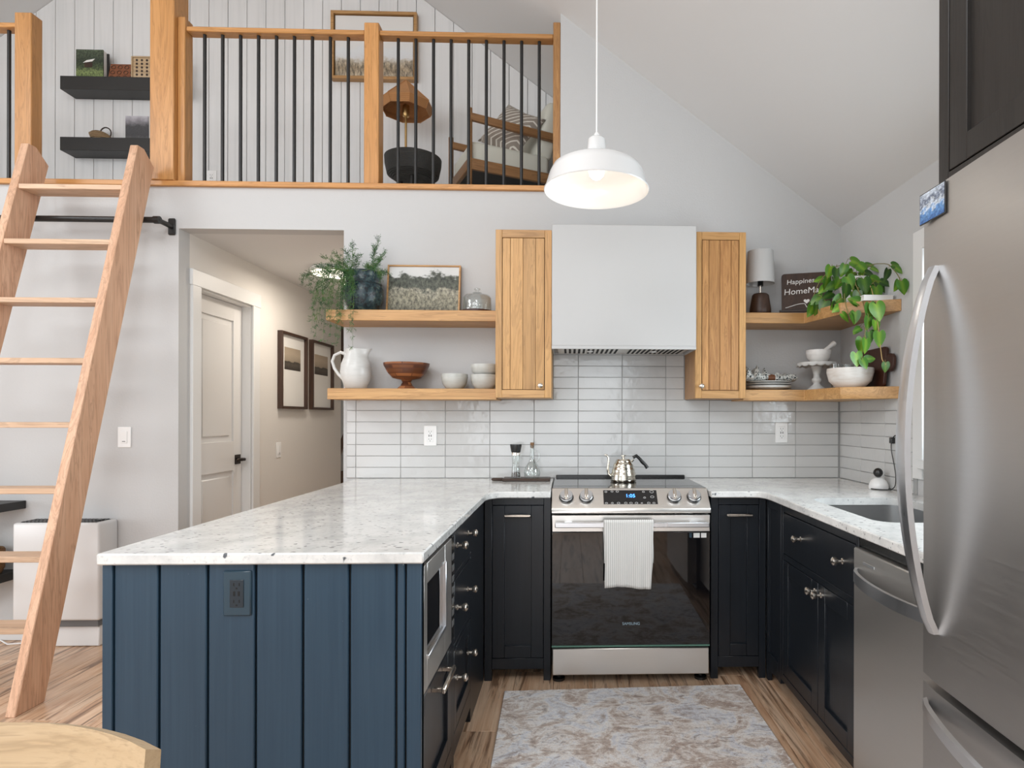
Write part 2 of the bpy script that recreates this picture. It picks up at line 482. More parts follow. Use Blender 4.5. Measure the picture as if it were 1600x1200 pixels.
class MB:
    def __init__(self):
        self.bm = bmesh.new()

    def box(self, x0, x1, y0, y1, z0, z1, bev=0., seg=1):
        x0, x1 = min(x0, x1), max(x0, x1)
        y0, y1 = min(y0, y1), max(y0, y1)
        z0, z1 = min(z0, z1), max(z0, z1)
        mt = Matrix.Translation(((x0 + x1) / 2, (y0 + y1) / 2, (z0 + z1) / 2)) @ Matrix.Diagonal((x1 - x0, y1 - y0, z1 - z0, 1))
        g = bmesh.ops.create_cube(self.bm, size=1, matrix=mt)
        if bev:
            es = {e for v in g['verts'] for e in v.link_edges}
            bmesh.ops.bevel(self.bm, geom=list(es), offset=bev, segments=seg, affect='EDGES', profile=.5)
        return self

    def rings(self, rings, cap0=True, cap1=True, closed=False):
        vs = [[self.bm.verts.new(p) for p in r] for r in rings]
        n = len(vs[0])
        pairs = list(zip(vs[:-1], vs[1:]))
        if closed:
            pairs.append((vs[-1], vs[0]))
        for a, b in pairs:
            for i in range(n):
                j = (i + 1) % n
                self.bm.faces.new((a[i], a[j], b[j], b[i]))
        if not closed:
            if cap0:
                self.bm.faces.new(list(reversed(vs[0])))
            if cap1:
                self.bm.faces.new(vs[-1])
        return self

    def lathe(self, prof, c=(0, 0, 0), n=28, axis=(0, 0, 1), cap0=True, cap1=True, closed=False):
        q = Vector((0, 0, 1)).rotation_difference(Vector(axis).normalized())
        c = Vector(c)
        rs = []
        for r, z in prof:
            r = max(r, .0004)
            rs.append([c + q @ Vector((r * math.cos(2 * math.pi * i / n), r * math.sin(2 * math.pi * i / n), z)) for i in range(n)])
        return self.rings(rs, cap0, cap1, closed)

    def cyl(self, p0, p1, r0, r1=None, n=14):
        p0, p1 = Vector(p0), Vector(p1)
        return self.lathe([(r0, 0), (r0 if r1 is None else r1, (p1 - p0).length)], p0, n, p1 - p0)

    def tube(self, pts, r, n=8, closed=False, flat=None, up=None):
        pts = [Vector(p) for p in pts]
        m = len(pts)
        rr = r if isinstance(r, (list, tuple)) else [r] * m
        rs = []
        nrm = None
        for i, p in enumerate(pts):
            a = pts[i - 1] if (i or closed) else p
            b = pts[(i + 1) % m] if (i < m - 1 or closed) else p
            t = (b - a).normalized()
            if up is not None:
                nrm = Vector(up)
            elif nrm is None:
                nrm = t.orthogonal()
            nrm = (nrm - t * nrm.dot(t)).normalized()
            bn = t.cross(nrm)
            k1, k2 = (rr[i], rr[i]) if flat is None else flat
            rs.append([p + nrm * math.cos(2 * math.pi * j / n + (math.pi / n if n == 4 else 0)) * k1 + bn * math.sin(2 * math.pi * j / n + (math.pi / n if n == 4 else 0)) * k2 for j in range(n)])
        return self.rings(rs, closed=closed)

    def prism(self, poly, h0, h1, axis='z', bev=0.):
        def P(a, b, h):
            return {'z': (a, b, h), 'y': (a, h, b), 'x': (h, a, b)}[axis]
        v0 = [self.bm.verts.new(P(a, b, h0)) for a, b in poly]
        v1 = [self.bm.verts.new(P(a, b, h1)) for a, b in poly]
        n = len(poly)
        fs = [self.bm.faces.new(v0), self.bm.faces.new(list(reversed(v1)))]
        for i in range(n):
            j = (i + 1) % n
            fs.append(self.bm.faces.new((v0[j], v0[i], v1[i], v1[j])))
        if bev:
            bmesh.ops.recalc_face_normals(self.bm, faces=fs)
            es = {e for f in fs for e in f.edges}
            bmesh.ops.bevel(self.bm, geom=list(es), offset=bev, segments=1, affect='EDGES')
        return self

    def quad(self, *ps):
        self.bm.faces.new([self.bm.verts.new(p) for p in ps])
        return self

    def build(self, name, mat, parent=None, world=True, label=None, cat=None, group=None, kind=None, sharp=38, origin=None):
        bm = self.bm
        bmesh.ops.recalc_face_normals(bm, faces=bm.faces)
        off = Vector((0, 0, 0))
        if parent is not None:
            if world:
                off = WLOC[parent.name]
        elif world:
            if origin is None:
                xs = [v.co for v in bm.verts]
                lo = [min(c[i] for c in xs) for i in range(3)]
                hi = [max(c[i] for c in xs) for i in range(3)]
                origin = ((lo[0] + hi[0]) / 2, (lo[1] + hi[1]) / 2, lo[2])
            off = Vector(origin)
        bmesh.ops.translate(bm, verts=bm.verts, vec=-off)
        me = bpy.data.meshes.new(name)
        bm.to_mesh(me)
        bm.free()
        me.materials.append(M[mat] if isinstance(mat, str) else mat)
        for p in me.polygons:
            p.use_smooth = True
        me.set_sharp_from_angle(angle=R(sharp))
        o = bpy.data.objects.new(name, me)
        COL.objects.link(o)
        if parent is not None:
            o.parent = parent
            WLOC[o.name] = WLOC[parent.name]
        else:
            if world:
                o.location = off
            WLOC[o.name] = off.copy()
        return tag(o, label, cat, group, kind)


def tag(o, label=None, cat=None, group=None, kind=None):
    for k, v in (('label', label), ('category', cat), ('group', group), ('kind', kind)):
        if v:
            o[k] = v
    return o


def thing(name, label, cat, loc=(0, 0, 0), rotz=0., group=None):
    o = bpy.data.objects.new(name, None)
    o.empty_display_size = .05
    COL.objects.link(o)
    o.location = loc
    o.rotation_euler = (0, 0, rotz)
    WLOC[o.name] = Vector(loc)
    return tag(o, label, cat, group)


def dup(root, loc, rotz=None, label=None, parent=None):
    r = root.copy()
    COL.objects.link(r)
    if parent is None:
        r.location = loc
        if rotz is not None:
            r.rotation_euler = (0, 0, rotz)
        if label:
            r['label'] = label
    else:
        r.parent = parent
    for ch in list(root.children):
        dup(ch, None, parent=r)
    return r


def cut(o, cb):
    """subtract the builder's shape from an object, baked into its mesh"""
    me = bpy.data.meshes.new('cutter')
    bmesh.ops.recalc_face_normals(cb.bm, faces=cb.bm.faces)
    cb.bm.to_mesh(me)
    c = bpy.data.objects.new('cutter', me)
    COL.objects.link(c)
    md = o.modifiers.new('b', 'BOOLEAN')
    md.operation, md.solver, md.object = 'DIFFERENCE', 'EXACT', c
    bpy.context.view_layer.update()
    dg = bpy.context.evaluated_depsgraph_get()
    nm = bpy.data.meshes.new_from_object(o.evaluated_get(dg))
    o.modifiers.clear()
    o.data = nm
    bpy.data.objects.remove(c)
    for p in nm.polygons:
        p.use_smooth = True
    nm.set_sharp_from_angle(angle=R(38))
    return o


def text(name, body, size, mat, parent, matrix, extrude=.0006):
    cu = bpy.data.curves.new(name, 'FONT')
    cu.shear = .12 if name == 'lettering' else 0
    cu.body, cu.size, cu.extrude, cu.align_x, cu.align_y = body, size, extrude, 'CENTER', 'CENTER'
    t = bpy.data.objects.new(name, cu)
    COL.objects.link(t)
    bpy.context.view_layer.update()
    me = bpy.data.meshes.new_from_object(t.evaluated_get(bpy.context.evaluated_depsgraph_get()))
    bpy.data.objects.remove(t)
    me.transform(matrix)
    me.transform(Matrix.Translation(-WLOC[parent.name]))
    me.materials.clear()
    me.materials.append(M[mat])
    o = bpy.data.objects.new(name, me)
    COL.objects.link(o)
    o.parent = parent
    WLOC[o.name] = WLOC[parent.name]
    return o


def struct(o, label, cat):
    return tag(o, label, cat, kind='structure')


class Face:
    """builds on a vertical cabinet face: u along the face, z up, d outwards"""
    def __init__(self, side, pos):
        self.side, self.pos = side, pos

    def pt(self, u, z, d):
        if self.side == 'S':
            return (u, self.pos - d, z)
        if self.side == 'E':
            return (self.pos + d, u, z)
        return (self.pos - d, u, z)

    def dir(self):
        return {'S': (0, -1, 0), 'E': (1, 0, 0), 'W': (-1, 0, 0)}[self.side]

    def box(self, mb, u0, u1, z0, z1, d0, d1, bev=.0015):
        a, b = self.pt(u0, z0, d0), self.pt(u1, z1, d1)
        mb.box(a[0], b[0], a[1], b[1], a[2], b[2], bev)
        return mb

    def shaker(self, name, parent, mat, u0, u1, z0, z1, rail=.055, d=0., th=.02, rec=.011):
        u0, u1 = min(u0, u1), max(u0, u1)
        mb = MB()
        self.box(mb, u0, u0 + rail, z0, z1, d - th, d)
        self.box(mb, u1 - rail, u1, z0, z1, d - th, d)
        self.box(mb, u0 + rail, u1 - rail, z1 - rail, z1, d - th, d)
        self.box(mb, u0 + rail, u1 - rail, z0, z0 + rail, d - th, d)
        o = mb.build(name, mat, parent)
        self.box(MB(), u0 + rail - .004, u1 - rail + .004, z0 + rail - .004, z1 - rail + .004, d - th, d - rec, 0).build('panel', mat, o)
        return o

    def knob(self, parent, u, z, d=0., k=1.):
        return MB().lathe([(.011 * k, 0), (.011 * k, .003), (.006 * k, .006), (.0055 * k, .018), (.012 * k, .021), (.0155 * k, .029), (.0145 * k, .036), (.008 * k, .041), (.002, .042)], self.pt(u, z, d), 18, self.dir()).build('knob', 'nickel', parent)

    def bar(self, parent, u0, u1, z, d=0., out=.032, th=.007):
        mb = MB()
        self.box(mb, u0, u1, z - th, z + th, d + out - .012, d + out, .003)
        for u in (u0 + .012, u1 - .012):
            self.box(mb, u - .006, u + .006, z - th * .7, z + th * .7, d, d + out - .008, .001)
        return mb.build('handle', 'nickel', parent)


# ------------------------------------------------------------------ the setting
XR, XL, YB = 1.305, -6.705, -5.6           # right wall, left wall, wall behind the camera
SLP, EAVE, RX = .7415, 2.392, -2.70
RZ = EAVE + SLP * (XR - RX)


def roof(x):
    return EAVE + SLP * (XR - x) if x > RX else EAVE + SLP * (x - XL)


LZ = 2.58
# floor: a screed with loose-laid planks on it
fl = struct(MB().box(XL - .1, XR + .1, YB - .1, 3.3, -.12, -.012).build('floor', 'dark_gap', origin=(0, 0, 0)), 'brown hickory plank floor running through kitchen and hall', 'floor')
PW, PL = .186, 1.46
shared = {}
nx = int((XR - XL) / PW) + 1
for i in range(nx):
    x0 = XR - (i + 1) * PW
    x1 = x0 + PW
    x0 = max(x0, XL)
    y = YB - (i * .57) % PL
    while y < 0:
        a, b = max(y, YB), min(y + PL, .0)
        y += PL
        if b - a < .05:
            continue
        key = (round(x1 - x0, 4), round(b - a, 4))
        if key not in shared:
            mb = MB().box(-key[0] / 2 + .0006, key[0] / 2 - .0006, -key[1] / 2 + .0006, key[1] / 2 - .0006, -.012, 0, .0012)
            o = mb.build('plank', 'plank_wood', fl, world=False)
            shared[key] = o.data
        else:
            o = bpy.data.objects.new('plank', shared[key])
            COL.objects.link(o)
            o.parent = fl
        o.location = ((x0 + x1) / 2, (a + b) / 2, 0)
for i in range(6):
    o = MB().box(-.0925, .0925, -1.6, 1.6, -.012, 0, .0012).build('plank', 'plank_wood', fl, world=False)
    o.location = (-2.437 + i * .186, 1.62, 0)

# back wall with the hall opening below and the loft opening above
wb = MB().prism([(XL, 0), (-2.53, 0), (-2.53, 2.343), (-1.597, 2.343), (-1.597, 0), (XR, 0), (XR, EAVE), (-.352, roof(-.352)), (-.352, LZ), (XL, LZ)], 0, .1, 'y')
wall_back = struct(wb.build('wall_back', 'wall_paint', origin=(0, 0, 0)), 'white wall behind the kitchen shelves below the loft', 'wall')
wr = MB().box(XR, XR + .12, YB, 1.04, 0, EAVE + .02)
wr = struct(wr.build('wall_right', 'wall_paint', origin=(XR, 0, 0)), 'white side wall beside the sink and refrigerator', 'wall')
WY0, WY1, WZ0, WZ1 = -2.02, -.86, 1.08, 2.03
cut(wr, MB().box(XR - .1, XR + .3, WY0, WY1, WZ0, WZ1))
wl = MB().box(XL - .12, XL, YB, 1.04, 0, EAVE + .02)
wl = struct(wl.build('wall_left', 'wall_paint', origin=(XL, 0, 0)), 'white far side wall of the living area', 'wall')
cut(wl, MB().box(XL - .3, XL + .1, -4.1, -1.1, .6, 2.2))
wz = MB().prism([(XL, 0), (XR, 0), (XR, EAVE), (RX, RZ), (XL, EAVE)], YB - .12, YB, 'y')
wz = struct(wz.build('wall_front', 'wall_paint', origin=(0, YB, 0)), 'white gable wall with tall windows across from the kitchen', 'wall')
for a in ((-5.3, -2.5, .12, 2.3), (-1.8, .6, .3, 2.25)):
    cut(wz, MB().box(a[0], a[1], YB - .3, YB + .2, a[2], a[3]))
cut(wz, MB().prism([(-4.3, 2.75), (-1.1, 2.75), (-1.1, 3.4), (-2.7, 4.5), (-4.3, 3.4)], YB - .3, YB + .2, 'y'))
# ceiling slopes
for nm, xa, xb, lab in (('ceiling_right', XR + .12, RX, 'sloped white ceiling above the kitchen'), ('ceiling_left', XL - .12, RX, 'sloped white ceiling above the ladder side')):
    za = RZ - SLP * abs(xa - RX)
    cl = struct(MB().prism([(xa, za), (xb, RZ), (xb, RZ + .08), (xa, za + .08)], YB - .12, 1.2, 'y').build(nm, 'ceiling_paint', origin=(0, 0, 0)), lab, 'ceiling')
    sx, sy, sw, sl = ADDED_SKY[0 if xa > RX else 1]
    cut(cl, MB().box(sx - sw * .4, sx + sw * .4, sy - sl / 2, sy + sl / 2, 3, 5))  # opening for the added, unseen skylight
# loft floor and boarded loft wall
struct(MB().box(XL, XR, .1, 1.2, 2.343, LZ).build('floor_loft', 'ceiling_paint', origin=(0, 0, LZ)), 'loft floor above the hall', 'floor')
wl2 = struct(MB().prism([(XL, LZ - .02), (XR, LZ - .02), (XR, EAVE + .2), (RX, RZ + .02), (XL, EAVE + .2)], 1.052, 1.15, 'y').build('wall_loft', 'board_gap', origin=(0, 1.052, 0)), 'white vertical board wall at the back of the loft', 'wall')
BW = .1385
k = 0
x = -5.6
while x < 0.6:
    x1 = x + BW - .0035
    MB().prism([(x, LZ), (x1, LZ), (x1, roof(x1) - .002), (x, roof(x) - .002)], 1.04, 1.054, 'y', .002).build('board', 'shiplap', wl2)
    x += BW
# trim: loft edge cap, window casing, baseboards
struct(MB().box(XL, -.352, -.022, .125, LZ, LZ + .03, .003).build('trim_1', 'fir_rail', origin=(0, 0, LZ)), 'oak cap board along the loft edge', 'trim')
mb = MB()
for a in ((WY0 - .09, WY0, WZ0 - .09, WZ1 + .09), (WY1, WY1 + .075, WZ0 - .09, WZ1 + .09)):
    mb.box(XR - .018, XR, a[0], a[1], a[2], a[3], .002)
mb.box(XR - .02, XR, WY0, WY1, WZ1, WZ1 + .09, .002).box(XR - .04, XR, WY0, WY1, WZ0 - .04, WZ0, .002)
wn = struct(mb.build('window_1', 'trim_paint'), 'white framed window above the sink', 'window')
mb = MB()
for y in (WY0, (WY0 + WY1) / 2 - .025, WY1 - .05):
    mb.box(XR + .03, XR + .075, y, y + .05, WZ0, WZ1, .002)
for z in (WZ0, WZ1 - .05):
    mb.box(XR + .03, XR + .075, WY0, WY1, z, z + .05, .002)
mb.build('sash', 'trim_paint', wn)
MB().box(XR + .05, XR + .056, WY0 + .05, WY1 - .05, WZ0 + .05, WZ1 - .05).build('pane', 'window_glass', wn)
struct(MB().box(XL, -2.535, -.014, 0, 0, .11, .003).build('baseboard_back', 'trim_paint'), 'white baseboard behind the wall heater', 'baseboard')

# tiles: back wall and right wall, each its own piece
bs = struct(MB().box(-1.577, XR, -.004, .0, .9145, 1.39).box(-.395, .38, -.004, .0, 1.39, 1.66).build('backsplash_back', 'grout', origin=(0, 0, .914)), 'glossy white stacked tile backsplash behind the range', 'backsplash')
TW, TH, TX, TZ = .2558, .0655, -1.524, .9115
rects = {}


def tile(parent, a, b, z0, z1, right=False):
    z0 = max(z0, .9155)
    if b - a < .012 or z1 - z0 < .01:
        return
    g = .0014
    key = (round(b - a, 4), round(z1 - z0, 4), right)
    if key not in rects:
        w2, h2 = key[0] / 2 - g, key[1] / 2 - g
        mb = MB()
        if right:
            mb.box(-.008, 0, -w2, w2, -h2, h2, .0012)
        else:
            mb.box(-w2, w2, -.008, 0, -h2, h2, .0012)
        o = mb.build('tile', 'tile', parent, world=False)
        rects[key] = o.data
    else:
        o = bpy.data.objects.new('tile', rects[key])
        COL.objects.link(o)
        o.parent = parent
    j = random.uniform(-.0009, .0009)
    p = (XR + j, (a + b) / 2, (z0 + z1) / 2) if right else ((a + b) / 2, j, (z0 + z1) / 2)
    o.location = Vector(p) - WLOC[parent.name]


for r in range(12):
    z0 = TZ + r * TH
    z1 = z0 + TH
    for c in range(-1, 12):
        a = max(TX + c * TW, -1.577)
        b = min(TX + (c + 1) * TW, XR - .008)
        if r < 7:
            tile(bs, a, b, z0, z1 if r < 6 else min(z1, 1.375))
        elif z0 < 1.64:
            tile(bs, max(a, -.392), min(b, .374), z0, min(z1, 1.65))
bs2 = struct(MB().box(XR - .004, XR, -.80, -.004, .9145, 1.39).build('backsplash_right', 'grout', origin=(XR, 0, .914)), 'glossy white stacked tile backsplash beside the sink', 'backsplash')
for r in range(7):
    for c in range(4):
        tile(bs2, max(-.009 - (c + 1) * TW, -.785), -.009 - c * TW, TZ + r * TH, min(TZ + (r + 1) * TH, 1.375), True)

# hall: left wall with a panel door, far end, ceiling lamp, two prints
HX = -2.53
wh = MB().prism([(0.1, 0), (.19, 0), (.19, 2.045), (.795, 2.045), (.795, 0), (2.47, 0), (2.47, 2.343), (.1, 2.343)], HX - .12, HX, 'x')
struct(wh.build('wall_hall', 'hall_paint', origin=(HX, .1, 0)), 'beige hall wall with the panel door and two prints', 'wall')
struct(MB().box(-3.4, -1.2, 3.1, 3.2, 0, 2.343).build('wall_hall_end', 'hall_paint'), 'beige wall at the far end of the hall', 'wall')
struct(MB().box(-1.597, -1.5, .1, 3.1, 0, 2.343).build('wall_hall_right', 'hall_paint'), 'beige hall wall behind the kitchen shelves', 'wall')
struct(MB().box(-3.4, -3.3, 2.3, 3.1, 0, 2.343).build('wall_hall_side', 'hall_paint'), 'beige wall around the corner of the hall', 'wall')
struct(MB().box(-3.4, -1.5, 1.2, 3.2, 2.343, 2.42).build('ceiling_hall', 'ceiling_paint'), 'flat white hall ceiling', 'ceiling')
mb = MB().box(HX, HX + .017, .105, .19, 0, 2.10, .002).box(HX, HX + .017, .795, .885, 0, 2.10, .002).box(HX, HX + .02, .098, .892, 2.045, 2.14, .002)
mb.box(HX - .1, HX, .185, .195, 0, 2.05).box(HX - .1, HX, .79, .80, 0, 2.05).box(HX - .1, HX, .19, .795, 2.035, 2.05)
struct(mb.build('trim_2', 'trim_paint'), 'white casing around the hall door', 'trim')
dx = HX - .062
mb = MB()
mb.box(dx - .035, dx, .197, .30, .01, 2.033, .001).box(dx - .035, dx, .685, .788, .01, 2.033, .001)
for z0, z1 in ((.01, .22), (.90, 1.10), (1.92, 2.033)):
    mb.box(dx - .035, dx, .30, .685, z0, z1, .001)
d1 = struct(mb.build('door_1', 'door_paint'), 'white two panel interior door in the hall', 'door')
for z0, z1 in ((.22, .90), (1.10, 1.92)):
    mb = MB().box(dx - .03, dx - .012, .30, .685, z0, z1)
    mb.box(dx - .03, dx - .004, .335, .65, z0 + .035, z1 - .035, .007)
    mb.build('panel', 'door_paint', d1)
mb = MB().box(dx, dx + .006, .70, .765, .94, 1.005, .001).cyl((dx, .733, .972), (dx + .05, .733, .972), .011, n=12)
mb.box(dx + .04, dx + .054, .64, .745, .962, .982, .004)
mb.build('door_handle', 'bronze', d1)


def wall_print(loc_y0, loc_y1, lab):
    t = thing('framed_print', lab, 'picture', (HX, (loc_y0 + loc_y1) / 2, 1.33), group='prints on the hall wall')
    y0, y1, z0, z1 = loc_y0, loc_y1, 1.33, 1.93
    mb = MB()
    for a in ((y0, y0 + .02, z0, z1), (y1 - .02, y1, z0, z1), (y0 + .02, y1 - .02, z0, z0 + .02), (y0 + .02, y1 - .02, z1 - .02, z1)):
        mb.box(HX, HX + .038, a[0], a[1], a[2], a[3], .001)
    mb.build('frame', 'walnut_z', t)
    MB().box(HX, HX + .012, y0 + .02, y1 - .02, z0 + .02, z1 - .02).build('mat_board', 'page_paper', t)
    MB().box(HX + .012, HX + .0135, y0 + .09, y1 - .09, z1 - .29, z1 - .115).build('photograph', 'print_dunes', t)


wall_print(1.175, 1.635, 'black framed dune print on the hall wall nearer the panel door')
wall_print(1.735, 2.20, 'black framed dune print on the hall wall further from the panel door')
t = thing('ceiling_lamp', 'round flat white ceiling lamp glowing in the hall', 'lamp', (-2.02, .93, 2.343))
MB().lathe([(.14, 0), (.15, -.008), (.15, -.03), (.135, -.034), (.12, -.03)], (-2.02, .93, 2.343), 36).build('housing', 'white_plastic', t)
MB().lathe([(.138, -.030), (.135, -.042), (.09, -.049), (.001, -.051)], (-2.02, .93, 2.343), 36).build('diffuser', 'hall_lamp', t)
hl = bpy.data.lights.new('hall_glow', 'AREA')
hl.shape, hl.size, hl.energy, hl.color = 'DISK', .26, 9, (1, .90, .78)
hl = bpy.data.objects.new('hall_glow', hl)
hl.location = (-2.02, .93, 2.285)
COL.objects.link(hl)
# dark furniture glimpsed at the hall's far end
t = thing('stair_rail', 'brown wooden stair post and sloping rail at the hall end', 'stair rail', (-2.62, 2.9, 0))
MB().box(-2.75, -2.50, 2.86, 2.94, 1.75, 2.343, .003).build('post', 'brown_beam', t)
MB().prism([(-2.80, .62), (-2.40, 1.56), (-2.40, 1.70), (-2.80, .76)], 2.88, 2.92, 'y').build('rail', 'brown_beam', t)
MB().box(-2.78, -2.48, 2.87, 2.93, 0, .70, .003).build('base_post', 'brown_beam', t)

# ------------------------------------------------------------------ loft: posts, railing, ladder
def switch_plate(name, label, cat, c, facing, kind='switch', mat='white_plastic', dark='grey_plastic', w=.074, h=.118):
    """cover plate on a wall at c; facing S, E"""
    f = Face(facing, {'S': c[1], 'E': c[0]}[facing])
    u = c[0] if facing == 'S' else c[1]
    t = thing(name, label, cat, c)
    f.box(MB(), u - w / 2, u + w / 2, c[2] - h / 2, c[2] + h / 2, 0, .006, .003).build('cover_plate', mat, t)
    if kind == 'switch':
        f.box(MB(), u - .017, u + .017, c[2] - .034, c[2] + .034, .006, .009, .001).build('rocker', mat, t)
        f.box(MB(), u - .009, u + .009, c[2] - .026, c[2] - .022, .009, .0095, 0).build('indicator', dark, t)
    else:
        i = f.box(MB(), u - .018, u + .018, c[2] - .036, c[2] + .036, .006, .008, .001).build('receptacle', mat if mat != 'blue_plate' else 'blue_socket', t)
        for dz in (-.022, .022):
            mb = MB()
            for du in (-.007, .007):
                f.box(mb, u + du - .0012, u + du + .0012, c[2] + dz - .002, c[2] + dz + .006, .008, .0085, 0)
            f.box(mb, u - .002, u + .002, c[2] + dz - .010, c[2] + dz - .006, .008, .0085, 0)
            mb.build('slots', dark, i)
        mb = MB()
        for du in (-.006, .006):
            f.box(mb, u + du - .0025, u + du + .0025, c[2] - .006, c[2] + .006, .008, .0085, 0)
        mb.build('usb_ports', dark, i)
    return t


LC = LZ + .03
bp = MB().box(-2.675, -2.54, -.03, .105, LC, roof(-2.675) - .02, .004).build('ridge_post', 'fir_post', label='tall thick timber post rising from the loft edge to the ridge', cat='post')
rail = thing('loft_railing', 'timber railing with black bars from the ridge post to the white wall', 'railing', (-1.45, .04, LC))
MB().box(-2.54, -2.497, .0, .075, LC, 3.555, .004).build('post', 'fir_post', rail)
MB().box(-1.485, -1.40, .0, .09, LC, 3.545, .004).build('post', 'fir_post', rail)
MB().box(-.395, -.352, .0, .09, LC, 3.57, .004).build('post', 'oak_warm_z', rail)
for a, b in ((-2.497, -1.485), (-1.40, -.395)):
    MB().box(a, b, .008, .075, 3.478, 3.506, .004).build('hand_rail', 'fir_rail', rail)
for px in [319.5 + 28.05 * i for i in range(9)] + [622 + 27.55 * i for i in range(9)]:
    X = un(px, 180, Y=.04).x
    MB().cyl((X, .042, LC), (X, .042, 3.478), .0095, n=12).build('baluster', 'black_metal', rail)
rail2 = thing('loft_railing', 'timber railing with black bars on the far side of the ladder', 'railing', (-4.3, .04, LC))
MB().box(-3.447, -3.352, .0, .075, LC, 3.56, .004).build('post', 'fir_post', rail2)
MB().box(-5.4, -3.445, .008, .075, 3.478, 3.506, .004).build('hand_rail', 'fir_rail', rail2)
MB().box(-5.5, -5.4, 0, .09, LC, 3.55, .004).build('post', 'fir_post', rail2)
for i in range(18):
    X = -3.512 - i * .104
    MB().cyl((X, .042, LC), (X, .042, 3.478), .0095, n=12).build('baluster', 'black_metal', rail2)

lad = thing('loft_ladder', 'pale wooden loft ladder with flat treads leaning at the loft edge', 'ladder', (-2.94, -.85, 0))
SL = .2647


def ly(z):
    return -.92 + SL * z


for xa in (-3.238, -2.664):
    D = .148
    zt = 2.73
    mb = MB().prism([(ly(0), 0), (ly(0) + D, 0), (ly(2.66) + D, 2.66), (ly(zt) + .05, zt), (ly(zt), zt)], xa, xa + .042, 'x', .003)
    mb.build('stile', 'ladder_z', lad)
for z in (.331, .625, .922, 1.226, 1.539, 1.849, 2.166, 2.479):
    MB().box(-3.196, -2.664, ly(z) + .006, ly(z) + .125, z - .013, z + .013, .002).build('tread', 'ladder_x', lad)
br = thing('ladder_rail', 'black metal pipe rail on the wall behind the ladder', 'rail', (-3.2, 0, 2.35))
MB().tube([(-3.95, -.125, 2.35), (-2.58, -.125, 2.35)], .0165, 14).build('pipe', 'black_metal', br)
for x in (-2.565, -3.95):
    mb = MB().tube([(x, -.128, 2.35), (x, -.005, 2.35)], .014, 12).box(x - .021, x + .021, -.012, 0, 2.302, 2.398, .006)
    mb.lathe([(.021, 0), (.021, .03)], (x - .018, -.125, 2.35), 14, (1, 0, 0))
    mb.build('bracket', 'black_metal', br)

# loft shelves and what stands on them
for Z, lab in ((3.60, 'black floating loft shelf holding the wooden game boards'), (3.165, 'black floating loft shelf holding the small woven basket')):
    MB().box(-3.93, -3.09 if Z > 3.5 else -3.27, .90, 1.04, Z, Z + .095, .002).build('wall_shelf', 'black_paint', label=lab, cat='shelf', group='loft shelves')
zt = 3.695
t = thing('photo_book', 'book with a green woodland cabin cover on the loft shelf', 'book', (-3.76, .97, zt))
MB().box(-3.845, -3.66, .948, .975, zt, zt + .21).build('pages', 'page_paper', t)
MB().box(-3.85, -3.66, .940, .948, zt, zt + .213).build('front_cover', 'print_cabin_woods', t)
MB().prism([(-3.80, zt + .117), (-3.775, zt + .135), (-3.715, zt + .148), (-3.735, zt + .128)], .9385, .94, 'y').build('cabin_roof_print', 'page_paper', t)
MB().box(-3.79, -3.735, .939, .94, zt + .085, zt + .12).build('cabin_wall_print', 'walnut_z', t)
MB().box(-3.85, -3.645, .975, .983, zt, zt + .205).build('back_cover', 'black_paint', t)
t = thing('game_tray', 'reddish wooden tray with round hollows leaning on the loft wall', 'game board', (-3.55, .98, zt))
tray = MB().prism([(.95, 0), (.968, 0), (.998, .135), (.98, .135)], -3.635, -3.45, 'x', .001)
for v in tray.bm.verts:
    v.co.z += zt
tr = tray.build('board', 'acacia', t)
tr.data.materials[0] = wood('red_tray', (.30, .11, .045), (.22, .07, .03), 'x', .4)
for r in range(3):
    for c in range(4):
        zz = .022 + r * .043
        MB().lathe([(.0165, 0), (.0165, .0012), (.013, .0012), (.012, -.0005)], (-3.61 + c * .047, .9502 + zz * .222 - .0005, zt + zz), 16, (0, -1, .22), cap0=False).build('hollow', 'walnut', t)
t = thing('peg_board', 'pale wooden board with a grid of round holes on the loft shelf', 'game board', (-3.3, .98, zt))
MB().box(-3.455, -3.10, .945, .962, zt, zt + .165, .002).build('board', 'birch', t)
mb = MB()
for a in ((-3.462, -3.452), (-3.105, -3.095)):
    mb.box(a[0], a[1], .938, .966, zt, zt + .172, .001)
mb.box(-3.452, -3.105, .938, .966, zt + .164, zt + .173, .001).build('rim', 'birch', t)
for r in range(6):
    for c in range(8):
        MB().lathe([(.0085, 0), (.0085, .0008)], (-3.425 + c * .036, .945, zt + .016 + r * .026), 12, (0, -1, 0)).build('hole', 'walnut', t)
zt = 3.26
t = thing('woven_basket', 'small dark and straw coloured woven basket with a loop handle', 'basket', (-3.70, .97, zt))
mb = MB()
rs = []
for i in range(9):
    k = i / 8
    cx = -3.775 + .15 * k
    zc = zt + .045 - .018 * k + (.012 if i == 0 else 0)
    ra = [.012, .03, .04, .043, .043, .04, .034, .024, .008][i]
    rs.append([(cx, .97 + ra * math.cos(a * math.pi / 8), max(zc + ra * .95 * math.sin(a * math.pi / 8), zt + .001)) for a in range(16)])
mb.rings(rs).build('body', 'seagrass', t)
MB().tube([(-3.672 + .038 * math.cos(a) + .01, .97, zt + .062 + .04 * math.sin(a)) for a in [R(x) for x in range(-60, 215, 18)]], .0045, 8).build('handle', 'walnut', t)
t = thing('photo_book', 'book with a misty grey forest cover on the lower loft shelf', 'book', (-3.42, .97, zt))
MB().box(-3.50, -3.315, .955, .975, zt, zt + .175).build('pages', 'page_paper', t)
MB().box(-3.505, -3.345, .945, .955, zt + .012, zt + .178).build('front_cover', 'print_forest_mist', t)
MB().box(-3.505, -3.30, .975, .982, zt, zt + .172).build('back_cover', 'page_paper', t)

